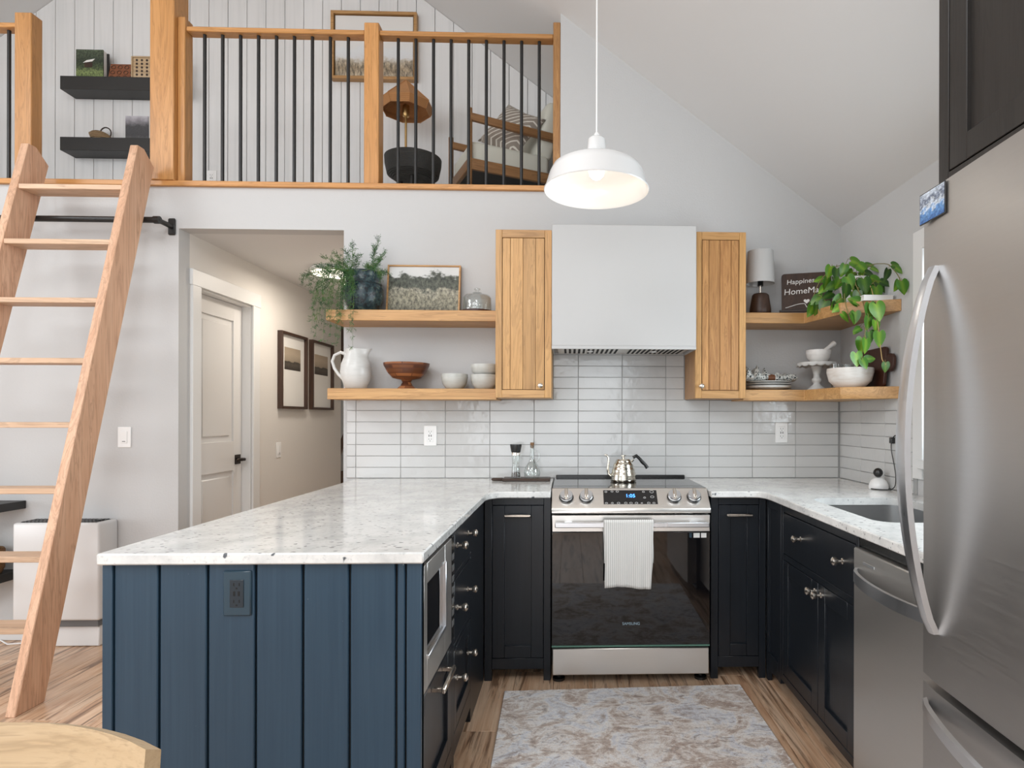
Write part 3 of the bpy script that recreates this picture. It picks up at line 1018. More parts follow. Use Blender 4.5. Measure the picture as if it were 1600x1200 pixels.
# big framed print, outlet, lamp, table and armchair of the loft
t = thing('framed_print', 'oak framed print of pale sea and dune grass on the loft wall', 'picture', (-1.747, 1.04, 3.76))
x0, x1, z0, z1 = -2.062, -1.432, 3.763, 4.265
mb = MB()
for a in ((x0, x0 + .022, z0, z1), (x1 - .022, x1, z0, z1), (x0 + .022, x1 - .022, z0, z0 + .022), (x0 + .022, x1 - .022, z1 - .022, z1)):
    mb.box(a[0], a[1], .99, 1.04, a[2], a[3], .001)
mb.build('frame', 'oak_x', t)
MB().box(x0 + .022, x1 - .022, 1.022, 1.036, z0 + .022, z1 - .022).build('shadow_gap', 'walnut', t)
MB().box(x0 + .03, x1 - .03, 1.004, 1.022, z0 + .03, z1 - .03).build('canvas', 'print_seashore', t)
switch_plate('wall_outlet', 'white wall outlet on the loft board wall', 'outlet', (-2.946, 1.04, 3.03), 'S', 'outlet')

t = thing('floor_lamp', 'brass floor lamp with a woven cone shade in the loft', 'lamp', (-1.437, .72, LZ))
MB().lathe([(.13, 0), (.13, .015), (.02, .02)], (-1.437, .72, LZ), 28).build('base', 'brass', t)
MB().cyl((-1.437, .72, LZ + .018), (-1.437, .72, 3.40), .0085, n=12).build('pole', 'brass', t)
MB().lathe([(.02, 0), (.024, .01), (.024, .075), (.012, .085)], (-1.437, .72, 3.355), 16).build('socket', 'brass', t)
sh = MB()
NS = 8
ro = [[(-1.437 + r * math.cos(2 * math.pi * (i + .5) / NS), .72 + r * math.sin(2 * math.pi * (i + .5) / NS), z) for i in range(NS)] for r, z in ((.006, 3.605), (.188, 3.435), (.165, 3.385), (.161, 3.385), (.182, 3.433), (.004, 3.597))]
sh.rings(ro, True, True).build('lamp_shade', 'rattan', t, sharp=20)
mb = MB()
for i in range(NS):
    a = 2 * math.pi * (i + .5) / NS
    mb.tube([(-1.437 + r * math.cos(a), .72 + r * math.sin(a), z) for r, z in ((.006, 3.607), (.189, 3.436), (.166, 3.386))], .003, 6)
mb.build('shade_ribs', 'rattan', t)
t = thing('side_table', 'black woven bowl shaped side table beside the loft lamp', 'table', (-1.325, .48, LZ))
MB().lathe([(.12, .26), (.165, .29), (.18, .36), (.182, .40), (.174, .40), (.17, .36), (.15, .30), (.001, .275)], (-1.325, .48, LZ - .02), 36).build('tray', 'woven_dark', t)
for a in range(3):
    an = R(40 + 120 * a)
    MB().cyl((-1.325 + .12 * math.cos(an), .48 + .12 * math.sin(an), LZ), (-1.325 + .09 * math.cos(an), .48 + .09 * math.sin(an), LZ + .27), .012, n=10).build('leg', 'black_metal', t)

ch = thing('armchair', 'low wooden framed armchair with cream cushions in the loft', 'armchair', (-.93, .32, LZ), math.atan2(.43, .9))


def lp(mb, name, mat, **k):
    return mb.build(name, mat, ch, world=False, **k)


for y in (0, .46):
    lp(MB().cyl((0, y, 0), (0, y, .64), .016, .017, 14), 'leg', 'chair_oak')
    lp(MB().cyl((.60, y, 0), (.60, y, .70), .017, n=14), 'leg', 'chair_oak')
    lp(MB().prism([(.0, .565), (.62, .545), (.62, .60), (.0, .612)], y - .016, y + .016, 'y', .006), 'arm_rail', 'chair_oak')
    lp(MB().box(.0, .60, y - .013, y + .013, .255, .325, .004), 'seat_rail', 'chair_oak')
lp(MB().box(-.013, .013, 0, .46, .255, .325, .004), 'front_rail', 'chair_oak')
lp(MB().box(.0, .60, .01, .45, .262, .275), 'webbing', 'woven_dark')
lp(MB().box(.012, .56, .02, .44, .315, .455, .03, 3), 'seat_cushion', 'cream_fabric')
bcm = MB().box(-.06, .06, .02, .44, 0, .40, .035, 3)
bc = lp(bcm, 'back_cushion', 'cream_fabric')
bc.location, bc.rotation_euler = (.52, 0, .44), (0, R(14), 0)
cp = MB()
N = 10
g = [[None] * (N + 1) for _ in range(N + 1)]
for s in (1, -1):
    for i in range(N + 1):
        for j in range(N + 1):
            u, v = i / N * 2 - 1, j / N * 2 - 1
            tck = .05 * (max(0, (1 - u ** 4) * (1 - v ** 4))) ** .5
            pin = 1 - .08 * (1 - abs(u)) * abs(v) - .08 * (1 - abs(v)) * abs(u)
            g[i][j] = cp.bm.verts.new((s * tck, u * .175 * pin, v * .175 * pin))
    for i in range(N):
        for j in range(N):
            cp.bm.faces.new((g[i][j], g[i + 1][j], g[i + 1][j + 1], g[i][j + 1]))
bmesh.ops.remove_doubles(cp.bm, verts=cp.bm.verts, dist=.0005)
cu = cp.build('throw_cushion', 'striped_fabric', label='brown cushion with cream leaf stripes propped in the armchair', cat='cushion', world=False, sharp=60)
cu.matrix_world = Matrix.Translation((-.93, .32, LZ)) @ Matrix.Rotation(math.atan2(.43, .9), 4, 'Z') @ Matrix.Translation((.34, .17, .645)) @ Matrix.Rotation(R(48), 4, 'Z') @ Matrix.Rotation(R(20), 4, 'Y') @ Matrix.Rotation(R(32), 4, 'X')

# ------------------------------------------------------------------ left wall things
switch_plate('light_switch', 'white rocker light switch on the wall beside the hall opening', 'switch', (-2.829, 0, 1.149), 'S')
switch_plate('light_switch', 'white light switch inside the hall below the prints', 'switch', (HX, 1.195, 1.012), 'E')
t = thing('wall_heater', 'slim white floor heater with a black top grille behind the ladder', 'heater', (-3.08, -.07, .02))
HA, HB, HD = -3.325, -2.862, -.145
MB().box(HA, HB, HD, -.0005, .15, .685, .014, 3).build('casing', 'white_enamel', t)
MB().box(HA + .015, HB - .015, HD + .015, -.002, .115, .152).build('vent_gap', 'grey_plastic', t)
MB().box(HA + .02, HB - .02, HD + .03, -.0145, 0.002, .118, .004).build('plinth', 'white_enamel', t)
MB().box(HA + .03, HB - .03, HD + .02, -.02, .684, .6865).build('grille_recess', 'black_plastic', t)
for i in range(20):
    MB().box(HA + .032 + i * .0205, HA + .036 + i * .0205, HD + .02, -.02, .685, .690).build('grille_bar', 'grey_plastic', t)
for i in range(4):
    MB().box(HA + .03, HB - .03, HD + .03 + i * .028, HD + .033 + i * .028, .685, .690).build('grille_bar', 'grey_plastic', t)
MB().box(HB - .065, HB - .035, -.09, -.055, .6905, .694, .001).build('control_pad', 'black_plastic', t)
for Z, nm in ((.745, 'black floating shelf beside the heater with nothing on it'), (.355, 'black floating shelf beside the heater carrying a wicker basket')):
    X1 = -3.375 if Z > .5 else -3.395
    MB().box(-4.6, X1, -.24, 0, Z, Z + .045, .002).build('wall_shelf', 'black_paint', label=nm, cat='shelf', group='low black shelves')
t = thing('wicker_basket', 'brown wicker basket on the lower black shelf', 'basket', (-3.50, -.12, .40))
MB().lathe([(.075, 0), (.088, .03), (.09, .13), (.084, .14), (.078, .135), (.078, .02), (.001, .015)], (-3.50, -.12, .4005), 28).build('body', 'wicker', t)
t = thing('glass_jar', 'clear glass jar with a wire clip standing in the wicker basket', 'jar', (-3.50, -.12, .416))
MB().lathe([(.04, 0), (.052, .01), (.052, .15), (.04, .175), (.04, .19), (.037, .19), (.037, .173), (.049, .148), (.049, .012), (.001, .004)], (-3.5, -.12, .416), 24).build('body', 'clear_glass', t)
MB().lathe([(.042, 0), (.042, .012), (.001, .02)], (-3.5, -.12, .606), 24, cap0=True).build('lid', 'clear_glass', t)
MB().tube([(-2.5 - i * .1, -.05 - .03 * math.sin(i * 1.1) - (.05 if i % 3 == 0 else 0), .006) for i in range(16)], .004, 6).build('power_cord', 'white_plastic', label='thin white cord lying on the floor along the baseboard', cat='cord')

# ------------------------------------------------------------------ cabinets and worktops
CT = .884
pen = thing('end_panel', 'blue black vertical board end panel of the peninsula', 'panel', (-1.1, -1.92, 0))
PYF = -1.925
xs = [-1.505, -1.482] + [un(p, 1000, Y=PYF).x for p in (248, 324, 399, 473, 546, 619)] + [-.726]
xs2 = xs[1:]
MB().box(-1.505, -.686, PYF + .012, PYF + .03, .0, CT).build('backing', 'dark_gap', pen)
MB().box(-1.506, -1.480, PYF - .006, PYF + .03, 0, CT, .002).build('stile', 'navy_lit', pen)
for a, b in zip(xs2[:-1], xs2[1:]):
    MB().box(a + .003, b - .003, PYF, PYF + .02, .0, CT, .003).build('board', 'navy_lit', pen)
MB().box(-.723, -.686, PYF - .004, PYF + .03, 0, CT, .002).build('stile', 'navy_lit', pen)
MB().box(-1.505, -1.48, PYF + .03, -.02, 0, CT, .002).build('side_panel', 'navy_lit', pen)
switch_plate('wall_outlet', 'blue painted outlet with usb ports on the peninsula end panel', 'outlet', (-1.162, PYF, .806), 'S', 'outlet', 'blue_plate', 'dark_gap', .072, .118)

E = Face('E', -.705)
mc = thing('microwave_cabinet', 'black peninsula cabinet with a pull out door below the microwave', 'cabinet', (-1.08, -1.65, 0))
MB().box(-1.478, -.727, -1.89, -1.40, .09, .478).build('body', 'navy_shaded', mc)
MB().box(-1.478, -.727, -1.89, -1.40, .865, CT - .001).build('top_rail', 'navy_shaded', mc)
mb = MB()
E.box(mb, -1.893, -1.868, 0, CT - .001, -.022, .0)
E.box(mb, -1.412, -1.388, 0, CT - .001, -.022, .0)
E.box(mb, -1.868, -1.412, .06, .115, -.022, .0)
E.box(mb, -1.868, -1.412, .478, .503, -.022, .0)
E.box(mb, -1.868, -1.412, .86, CT - .001, -.022, .0)
mb.build('face_frame', 'navy_shaded', mc)
d = E.shaker('door', mc, 'navy_shaded', -1.866, -1.414, .118, .476, .06)
E.bar(d, -1.725, -1.55, .452, 0, .042, .009)
mw = thing('microwave', 'stainless built in microwave with a dark window', 'microwave', (-1.0, -1.64, .504))
E.box(MB(), -1.86, -1.42, .506, .857, -.36, -.02).build('body', 'grey_plastic', mw)
mb = MB()
W0, W1, V0, V1 = -1.825, -1.585, .60, .80
E.box(mb, -1.866, W0, .505, .858, -.02, .012)
E.box(mb, W1, -1.475, .505, .858, -.02, .012)
E.box(mb, W0, W1, .505, V0, -.02, .012)
E.box(mb, W0, W1, V1, .858, -.02, .012)
dr = mb.build('door', 'stainless_z', mw)
E.box(MB(), W0, W1, V0, V1, -.012, .006, 0).build('window', 'oven_glass', dr)
mb = MB()
for a in ((W1 - .004, W1 + .012, V0 - .006, V1 + .006), (W0, W1, V0 - .012, V0)):
    E.box(mb, a[0], a[1], a[2], a[3], .0, .017)
mb.build('window_trim', 'handle_steel', dr)
E.box(MB(), -1.473, -1.416, .505, .858, -.02, .010).build('control_panel', 'black_plastic', mw)
for r in range(7):
    E.box(MB(), -1.462, -1.427, .55 + r * .038, .572 + r * .038, .010, .012).build('button', 'grey_plastic', mw)

dc = thing('drawer_cabinet', 'black peninsula cabinet with three drawers and nickel knobs', 'cabinet', (-1.08, -1.18, 0))
MB().box(-1.478, -.727, -1.386, -.62, .09, CT - .001).build('body', 'navy_shaded', dc)
mb = MB()
E.box(mb, -1.386, -1.365, 0, CT - .001, -.022, 0)
E.box(mb, -1.005, -.62, .0, CT - .001, -.022, 0)
for z0, z1 in ((.06, .135), (.435, .455), (.685, .705), (.862, CT - .001)):
    E.box(mb, -1.365, -1.005, z0, z1, -.022, 0)
mb.build('face_frame', 'navy_shaded', dc)
for z0, z1, kz in ((.138, .432, .318), (.458, .682, .574), (.708, .859, .80)):
    d = E.box(MB(), -1.362, -1.008, z0, z1, -.02, .001).build('drawer', 'navy_shaded', dc) if z0 > .2 else E.shaker('drawer', dc, 'navy_shaded', -1.362, -1.008, z0, z1, .05)
    for u in (-1.312, -1.078):
        E.knob(d, u, kz, 0)

SF = Face('S', -.612)


def pullout(x0, x1, lab):
    t = thing('pull_out_cabinet', lab, 'cabinet', ((x0 + x1) / 2, -.33, 0), group='narrow cabinets beside the range')
    MB().box(x0 + .004, x1 - .004, -.59, -.02, .10, CT - .001).build('body', 'navy_shaded', t)
    mb = MB()
    SF.box(mb, x0, x0 + .036, .0, CT - .001, -.025, 0)
    SF.box(mb, x1 - .034, x1, .0, CT - .001, -.025, 0)
    SF.box(mb, x0 + .036, x1 - .034, .845, CT - .001, -.025, 0)
    SF.box(mb, x0 + .036, x1 - .034, .055, .108, -.025, 0)
    mb.build('face_frame', 'navy_shaded', t)
    d = SF.shaker('door', t, 'navy_shaded', x0 + .038, x1 - .036, .11, .843, .058)
    um = (x0 + x1) / 2
    SF.bar(d, um - .063, um + .063, .797, 0, .03, .0065)
    return t


pullout(-.702, -.384, 'narrow black pull out cabinet between the range and the peninsula')
pullout(.392, .662, 'narrow black pull out cabinet between the range and the sink run')

WF = Face('W', .664)
fc = thing('corner_panel', 'narrow black recessed corner panel beside the sink cabinet', 'panel', (.69, -.71, 0))
mb = MB()
WF.box(mb, -.80, -.614, .06, CT - .001, -.022, -.012)
WF.box(mb, -.64, -.614, .0, CT - .001, -.022, 0)
WF.box(mb, -.815, -.775, .06, CT - .001, -.022, 0)
WF.box(mb, -.775, -.64, .835, CT - .001, -.022, 0)
WF.box(mb, -.775, -.64, .06, .14, -.022, 0)
mb.build('frame', 'navy_shaded', fc)
sc = thing('sink_cabinet', 'black sink cabinet with a wide drawer front and two doors', 'cabinet', (.98, -1.18, 0))
MB().box(.69, 1.28, -1.555, -1.545, .1, CT - .001).box(.69, 1.28, -.84, -.83, .1, CT - .001).box(.69, 1.28, -1.545, -.84, .1, .12).build('body', 'navy_shaded', sc)
MB().box(.735, .75, -1.56, -.82, 0, .1).build('toe_kick', 'black_paint', sc)
mb = MB()
for a in ((-.842, -.817, .085, CT - .001), (-1.558, -1.538, .085, CT - .001), (-1.538, -.842, .845, CT - .001), (-1.538, -.842, .633, .66), (-1.538, -.842, .085, .118)):
    WF.box(mb, a[0], a[1], a[2], a[3], -.022, 0)
mb.build('face_frame', 'navy_shaded', sc)
d = WF.box(MB(), -1.535, -.845, .663, .842, -.02, .001).build('drawer', 'navy_shaded', sc)
WF.knob(d, -1.055, .765)
WF.knob(d, -1.44, .765)
d = WF.shaker('door', sc, 'navy_shaded', -1.226, -.845, .121, .630, .06)
WF.knob(d, -1.20, .592)
d = WF.shaker('door', sc, 'navy_shaded', -1.535, -1.23, .121, .630, .06)
WF.knob(d, -1.258, .592)

dw = thing('dishwasher', 'stainless dishwasher with a bowed bar handle next to the refrigerator', 'dishwasher', (.98, -1.83, 0))
MB().box(.70, 1.27, -2.10, -1.565, .09, .872).build('tub', 'grey_plastic', dw)
MB().box(.664, .70, -2.10, -1.565, .846, .876, .001).build('control_strip', 'black_plastic', dw)
d = MB().box(.644, .70, -2.103, -1.563, .10, .842, .004).build('door', 'stainless_z', dw)
MB().box(.720, .735, -2.10, -1.565, .0, .1).build('toe_kick', 'black_paint', dw)
hb = MB()
rs = []
for i in range(17):
    k = i / 16
    y = -1.585 - k * .50
    b = math.sin(math.pi * k) ** .6 * .055
    x = .642 - b
    z = .765
    rs.append([(x - .003, y, z - .022), (x + .008, y, z - .022), (x + .008, y, z + .014), (x - .003, y, z + .014)])
hb.rings(rs).build('handle', 'handle_steel', d)
MB().box(.6425, .644, -1.70, -1.63, .80, .808).build('status_window', 'handle_steel', d)

# worktops
pl = [(-1.512, -1.945), (-.676, -1.945), (-.678, -.755), (-.665, -.70), (-.63, -.663), (-.595, -.655), (-.384, -.655), (-.384, -.001), (-1.512, -.001)]
MB().prism(pl, CT, .914, 'z', .004).build('countertop', 'granite', label='white speckled granite worktop of the peninsula', cat='worktop', group='granite worktops')
pr = [(.384, -.655), (.57, -.655), (.61, -.664), (.628, -.70), (.634, -.75), (.634, -2.104), (1.302, -2.104), (1.302, -.001), (.384, -.001)]
ctr = MB().prism(pr, CT, .914, 'z', .004).build('countertop', 'granite', label='white speckled granite worktop around the sink', cat='worktop', group='granite worktops')


def rrect(x0, x1, y0, y1, r, n=6):
    out = []
    for cx, cy, a0 in ((x1 - r, y1 - r, 0), (x0 + r, y1 - r, 90), (x0 + r, y0 + r, 180), (x1 - r, y0 + r, 270)):
        for i in range(n + 1):
            a = R(a0 + 90 * i / n)
            out.append((cx + r * math.cos(a), cy + r * math.sin(a)))
    return out


SK = (.755, 1.165, -1.525, -.90)
off = WLOC[ctr.name]
cut(ctr, MB().prism(rrect(*SK, .075), .8, 1.0, 'z'))
sk = MB()
o1, o2 = [(SK[0] - .012, SK[1] + .012, SK[2] - .012, SK[3] + .012, .085), (SK[0] - .004, SK[1] + .004, SK[2] - .004, SK[3] + .004, .079)]
rgs = []
for (x0, x1, y0, y1, r), z in ((o1, CT - .0005), (o1, CT - .20), ((SK[0] + .02, SK[1] - .02, SK[2] + .02, SK[3] - .02, .06), CT - .222), ((SK[0] + .025, SK[1] - .025, SK[2] + .025, SK[3] - .025, .06), CT - .216), (o2, CT - .195), (o2, CT - .0005)):
    rgs.append([(x, y, z) for x, y in rrect(x0, x1, y0, y1, r)])
vs = [[sk.bm.verts.new(p) for p in r_] for r_ in rgs]
for a, b in zip(vs, vs[1:] + vs[:1]):
    if a is vs[2]:
        continue
    for i in range(len(a)):
        j = (i + 1) % len(a)
        sk.bm.faces.new((a[i], a[j], b[j], b[i]))
sk.bm.faces.new(vs[2])
sk.bm.faces.new(vs[3])
t = thing('sink', 'undermount stainless steel sink set in the granite', 'sink', (.96, -1.2, CT - .22))
sk.build('basin', 'sink_steel', t)
MB().lathe([(.042, 0), (.042, .003), (.03, .001), (.001, .001)], (.96, -1.2, CT - .216), 24).build('drain', 'nickel', t)
t = thing('faucet', 'dark gooseneck faucet behind the sink', 'faucet', (1.235, -1.42, .914))
MB().lathe([(.028, 0), (.028, .01), (.016, .02), (.014, .12)], (1.235, -1.42, .914), 20).build('base', 'bronze', t)
MB().tube([(1.235, -1.42, 1.03)] + [(1.235 - .10 + .10 * math.cos(a), -1.42, 1.20 + .10 * math.sin(a)) for a in [R(x) for x in range(0, 181, 15)]] + [(1.035, -1.42, 1.12)], .010, 12).build('spout', 'bronze', t)
MB().tube([(1.235, -1.44, .985), (1.235, -1.50, 1.01)], .006, 8).build('lever', 'bronze', t)

# ------------------------------------------------------------------ range
rg = thing('electric_range', 'stainless slide in electric range with a black glass oven door', 'oven', (0, -.34, 0))
MB().box(-.377, .377, -.615, -.03, .035, .805, .002).build('body', 'grey_plastic', rg)
MB().box(-.377, .377, -.572, -.03, .805, .905).build('upper_body', 'grey_plastic', rg)
MB().box(-.379, .379, -.575, -.045, .905, .9225, .002).build('cooktop', 'cooktop_glass', rg)
MB().box(-.372, .372, -.045, -.02, .905, .935, .003).build('rear_vent', 'black_plastic', rg)
cpn = MB().prism([(-.574, .9225), (-.66, .838), (-.664, .832), (-.664, .812), (-.60, .812), (-.574, .905)], -.380, .380, 'x', .002).build('control_panel', 'stainless', rg)
pn = Vector((0, -.084, .086)).normalized()


def onpanel(k, x, d=0):
    return Vector((x, -.574, .9225)).lerp(Vector((x, -.66, .838)), k) + pn * d


for x in (-.310, -.214, .211, .307):
    kb = MB().lathe([(.034, 0), (.035, .006), (.032, .008)], onpanel(.5, x), 28, pn).build('knob_skirt', 'black_plastic', cpn)
    q = MB().lathe([(.029, .006), (.031, .010), (.031, .024), (.028, .028), (.001, .0285)], onpanel(.5, x), 28, pn).build('knob', 'handle_steel', cpn)
    a = MB().box(-.008, .008, -.029, .029, .026, .040, .003)
    rm = Vector((0, 0, 1)).rotation_difference(pn).to_matrix().to_4x4()
    a.bm.transform(Matrix.Translation(onpanel(.5, x)) @ rm)
    a.build('grip', 'nickel', q)
ds = MB()
for d0 in (-.0005, .0012):
    pass
rm = Vector((0, 0, 1)).rotation_difference(pn).to_matrix().to_4x4()
cpos = onpanel(.46, 0)
ds.box(-.131, .129, -.044, .040, -.001, .0012)
ds.bm.transform(Matrix.Translation(cpos) @ rm)
dp = ds.build('display', 'oven_glass', cpn)
text('clock_digits', '1:05', .028, 'clock_blue', dp, Matrix.Translation(onpanel(.42, 0, .0016)) @ rm, .0003)
for (px_, kk, s) in ((-.118, .20, .006), (-.088, .18, .006), (-.062, .18, .007), (.065, .2, .006), (.068, .55, .006), (.105, .2, .010), (.105, .5, .009), (-.118, .86, .006), (-.09, .86, .006), (-.06, .86, .007), (-.025, .86, .007), (.0, .86, .007), (.026, .86, .007), (.052, .86, .004), (.085, .86, .007), (.11, .86, .006)):
    a = MB()
    a.tube([(s * math.cos(R(40 * i)), s * .7 * math.sin(R(40 * i)), 0) for i in range(9)], .0007, 4, True)
    a.bm.transform(Matrix.Translation(onpanel(kk * .86 + .04, px_, .0016)) @ rm)
    a.build('touch_icon', 'white_ink', dp)
od = MB().box(-.378, .378, -.655, -.617, .722, .803, .003).build('oven_door', 'stainless', rg)
MB().box(-.378, .378, -.656, -.617, .183, .7215, .002).build('oven_window', 'oven_glass', od)
MB().box(-.378, .378, -.652, -.617, .174, .182).build('glass_edge', glow('glass_green', (.10, .22, .17), 0), od)
mb = MB().box(-.362, .362, -.712, -.696, .752, .776, .003)
for x in (-.30, .30):
    mb.box(x - .018, x + .018, -.70, -.652, .757, .772, .002)
mb.build('handle', 'handle_steel', od)
for i in range(11):
    MB().box(-.33 + i * .065 - .018, -.33 + i * .065 + .018, -.652, -.63, .8035, .8105).build('vent_slot', 'dark_gap', rg)
text('brand_lettering', 'SAMSUNG', .0185, 'logo_ink', od, Matrix.Translation((0, -.6564, .285)) @ Matrix.Rotation(R(90), 4, 'X'), .0003)
MB().box(-.374, .374, -.655, -.617, .042, .168, .003).build('warming_drawer', 'stainless', rg)
for x in (-.345, .345):
    MB().lathe([(.03, 0), (.03, .012), (.012, .016), (.012, .04)], (x, -.60, 0), 14).build('foot', 'black_plastic', rg)
for i, (x0, w_) in enumerate(((.278, .012), (.298, .03), (.334, .026))):
    MB().box(x0, x0 + w_, -.6572, -.656, .694, .716).build('sticker', 'page_paper' if i else 'blue_plate', od)

# towel over the oven handle
tw = MB()
NU, prof = 26, []
for k in range(22):
    prof.append((-.7165, .473 + (.776 - .473) * k / 21))
for a in range(0, 181, 30):
    prof.append((-.704 - .0125 * math.cos(R(a)), .778 + .0105 * math.sin(R(a))))
for k in range(8):
    prof.append((-.6915, .772 - .19 * k / 7))
grid = []
for i in range(NU + 1):
    u = i / NU
    col = []
    for y, z in prof:
        hang = max(0, (.776 - z) / .30)
        wv = math.sin(u * 9.5 + .8) * .007 * hang + math.sin(u * 21 + z * 9) * .0025 * hang
        x = -.134 + u * .234 + (.006 if u < .5 else -.012) * hang * (1 if y < -.7 else 0) + math.sin(z * 23) * .002
        zz = z + (.006 * math.sin(u * 5) * hang if y < -.7 else 0)
        yy = y - abs(wv) if y < -.705 else y
        col.append(tw.bm.verts.new((x, yy, zz)))
    grid.append(col)
for a, b in zip(grid[:-1], grid[1:]):
    for j in range(len(prof) - 1):
        tw.bm.faces.new((a[j], b[j], b[j + 1], a[j + 1]))
tw_o = tw.build('dish_towel', 'towel', label='white striped dish towel draped over the oven handle', cat='towel', sharp=60)
sm = tw_o.modifiers.new('thickness', 'SOLIDIFY')
sm.thickness, sm.offset = .0022, 0

# ------------------------------------------------------------------ hood, wall cabinets, shelves
hd = thing('range_hood', 'plain white boxed range hood above the range', 'range hood', (-.006, -.17, 1.63))
MB().box(-.390, .377, -.335, -.0005, 1.645, 2.287, .003).build('shell', 'hood_plaster', hd)
mb = MB().box(-.390, .377, -.335, -.325, 1.629, 1.646, .001).box(-.390, -.382, -.325, -.009, 1.629, 1.646).box(.369, .377, -.325, -.009, 1.629, 1.646)
mb.build('lower_lip', 'hood_plaster', hd)
ins = MB().box(-.36, .347, -.315, -.03, 1.636, 1.646).build('filter_insert', 'stainless', hd)
for i in range(26):
    if 12 <= i <= 13:
        continue
    MB().box(-.325 + i * .0255, -.313 + i * .0255, -.29, -.05, 1.6345, 1.6365).build('filter_slot', 'dark_gap', ins)
for x in (-.185, .17):
    MB().lathe([(.02, 0), (.018, -.004), (.001, -.004)], (x, -.17, 1.6345), 16).build('hood_light', 'white_plastic', ins)

CF = Face('S', -.305)


def wall_cab(x0, x1, lab, knobx):
    t = thing('wall_cabinet', lab, 'cabinet', ((x0 + x1) / 2, -.15, 1.371), group='oak wall cabinets beside the hood')
    z0, z1 = 1.371, 2.264
    MB().box(x0, x1, -.283, -.0095, z0, z1, .001).build('body', 'oak_z' if x0 < 0 else 'oak_warm_z', t)
    for a in ((x0, x0 + .034, z0, z1), (x1 - .036, x1, z0, z1)):
        CF.box(MB(), *a, -.022, 0).build('face_stile', 'oak_z', t)
    CF.box(MB(), x0 + .034, x1 - .036, z1 - .042, z1, -.022, 0).build('face_rail', 'oak_x', t)
    CF.box(MB(), x0 + .034, x1 - .036, z0, z0 + .042, -.022, 0).build('face_rail', 'oak_x', t)
    a, b, c, d_ = x0 + .0365, x1 - .0385, z0 + .0445, z1 - .0445
    CF.box(MB(), a - .002, b + .002, c - .002, d_ + .002, -.021, -.012, 0).build('shadow_gap', 'walnut', t)
    dr = CF.box(MB(), a, b, c, d_, -.0118, -.006, 0).build('door', 'walnut', t)
    ws = [.044, .072, .072, .05]
    s = (b - a) / sum(ws)
    u = a
    for w_ in (ws if x0 < 0 else ws):
        CF.box(MB(), u + .0008, u + w_ * s - .0008, c, d_, -.008, -.001, .0012).build('plank', 'oak_z' if x0 < 0 else 'oak_warm_z', dr)
        u += w_ * s
    CF.knob(dr, knobx, z0 + .064, -.001, .85)
    return t


wall_cab(-.689, -.392, 'pale oak plank door wall cabinet between the open shelves and the hood', -.45)
wall_cab(.378, .651, 'warm oak plank door wall cabinet between the hood and the corner shelves', .408)

SH = -.25
for z0, z1, xl, lab in ((1.785, 1.843, -1.60, 'long oak shelf holding the fern and the framed meadow print'), (1.362, 1.421, -1.592, 'long oak shelf holding the pitcher and bowls')):
    MB().box(xl, -.69, SH, -.0095 if z0 < 1.5 else -.0005, z0, z1, .002).build('wall_shelf', 'oak_x', label=lab, cat='shelf', group='oak shelves beside the pale cabinet')
for z0, z1, lab in ((1.785, 1.843, 'oak corner shelf holding the trailing plant and the sign'), (1.362, 1.421, 'oak corner shelf holding plates and the cake stand')):
    e = -.0095 if z0 < 1.5 else -.0005
    poly = [(.652, e), (.652, SH), (.99, SH), (1.055, -.55), (XR + e, -.66), (XR + e, e)]
    MB().prism(poly, z0, z1, 'z', .002).build('wall_shelf', 'oak_x', label=lab, cat='shelf', group='oak corner shelves')

# ------------------------------------------------------------------ refrigerator side
fr = thing('refrigerator', 'large stainless refrigerator with a bowed door handle', 'refrigerator', (.92, -2.57, 0))
FX = .548
FY0, FY1 = -3.02, -2.112
MB().box(.62, 1.28, FY0 + .005, FY1 - .005, .03, 1.79, .004).build('body', 'grey_plastic', fr)


def bowed(z0, z1):
    pts = []
    n = 14
    for i in range(n + 1):
        k = i / n
        pts.append((FX - .012 * math.sin(math.pi * k) - (0 if 0 < i < n else -.006), FY1 + (FY0 - FY1) * k))
    pts += [(.618, FY0), (.618, FY1)]
    return MB().prism(pts, z0, z1, 'z')


dr = bowed(.660, 1.80).build('door', 'fridge_steel', fr)
fz = bowed(.08, .640).build('freezer_drawer', 'fridge_steel', fr)
hb = MB()
rs = []
n = 24
for i in range(n + 1):
    k = i / n
    z = 1.615 - k * (1.615 - .775)
    b = (math.sin(math.pi * k)) ** .75 * .078
    x = FX - .004 - b
    y = -2.175 - .01 * math.sin(math.pi * k)
    wz_ = .013 + .006 * math.sin(math.pi * k)
    rs.append([(x - .010, y - wz_, z), (x + .006, y - wz_ * .8, z), (x + .010, y, z), (x + .006, y + wz_ * .8, z), (x - .010, y + wz_, z), (x - .014, y, z)])
hb.rings(rs).build('handle', 'handle_steel', dr, sharp=60)
hb = MB()
rs = []
for i in range(n + 1):
    k = i / n
    y = -2.14 - k * .82
    b = (math.sin(math.pi * k)) ** .75 * .07
    x = FX - .006 - b
    rs.append([(x - .006, y, .583), (x + .006, y, .580), (x + .008, y, .60), (x + .004, y, .612), (x - .006, y, .609)])
hb.rings(rs).build('handle', 'handle_steel', fz)
mg = thing('photo_magnet', 'square blue river photo magnet on the refrigerator door corner', 'magnet', (.545, -2.17, 1.725))
MB().box(.5385, .5415, -2.217, -2.120, 1.725, 1.797).build('backing', 'black_plastic', mg)
MB().box(.5379, .5385, -2.215, -2.122, 1.727, 1.795).build('photograph', 'print_river', mg)
TF = Face('W', .60)
tcb = thing('tall_cabinet', 'dark brown wall cabinet above the refrigerator', 'cabinet', (.95, -2.6, 1.82))
MB().box(.622, 1.30, -3.06, -2.094, 1.822, 2.39).build('body', 'dark_stain', tcb)
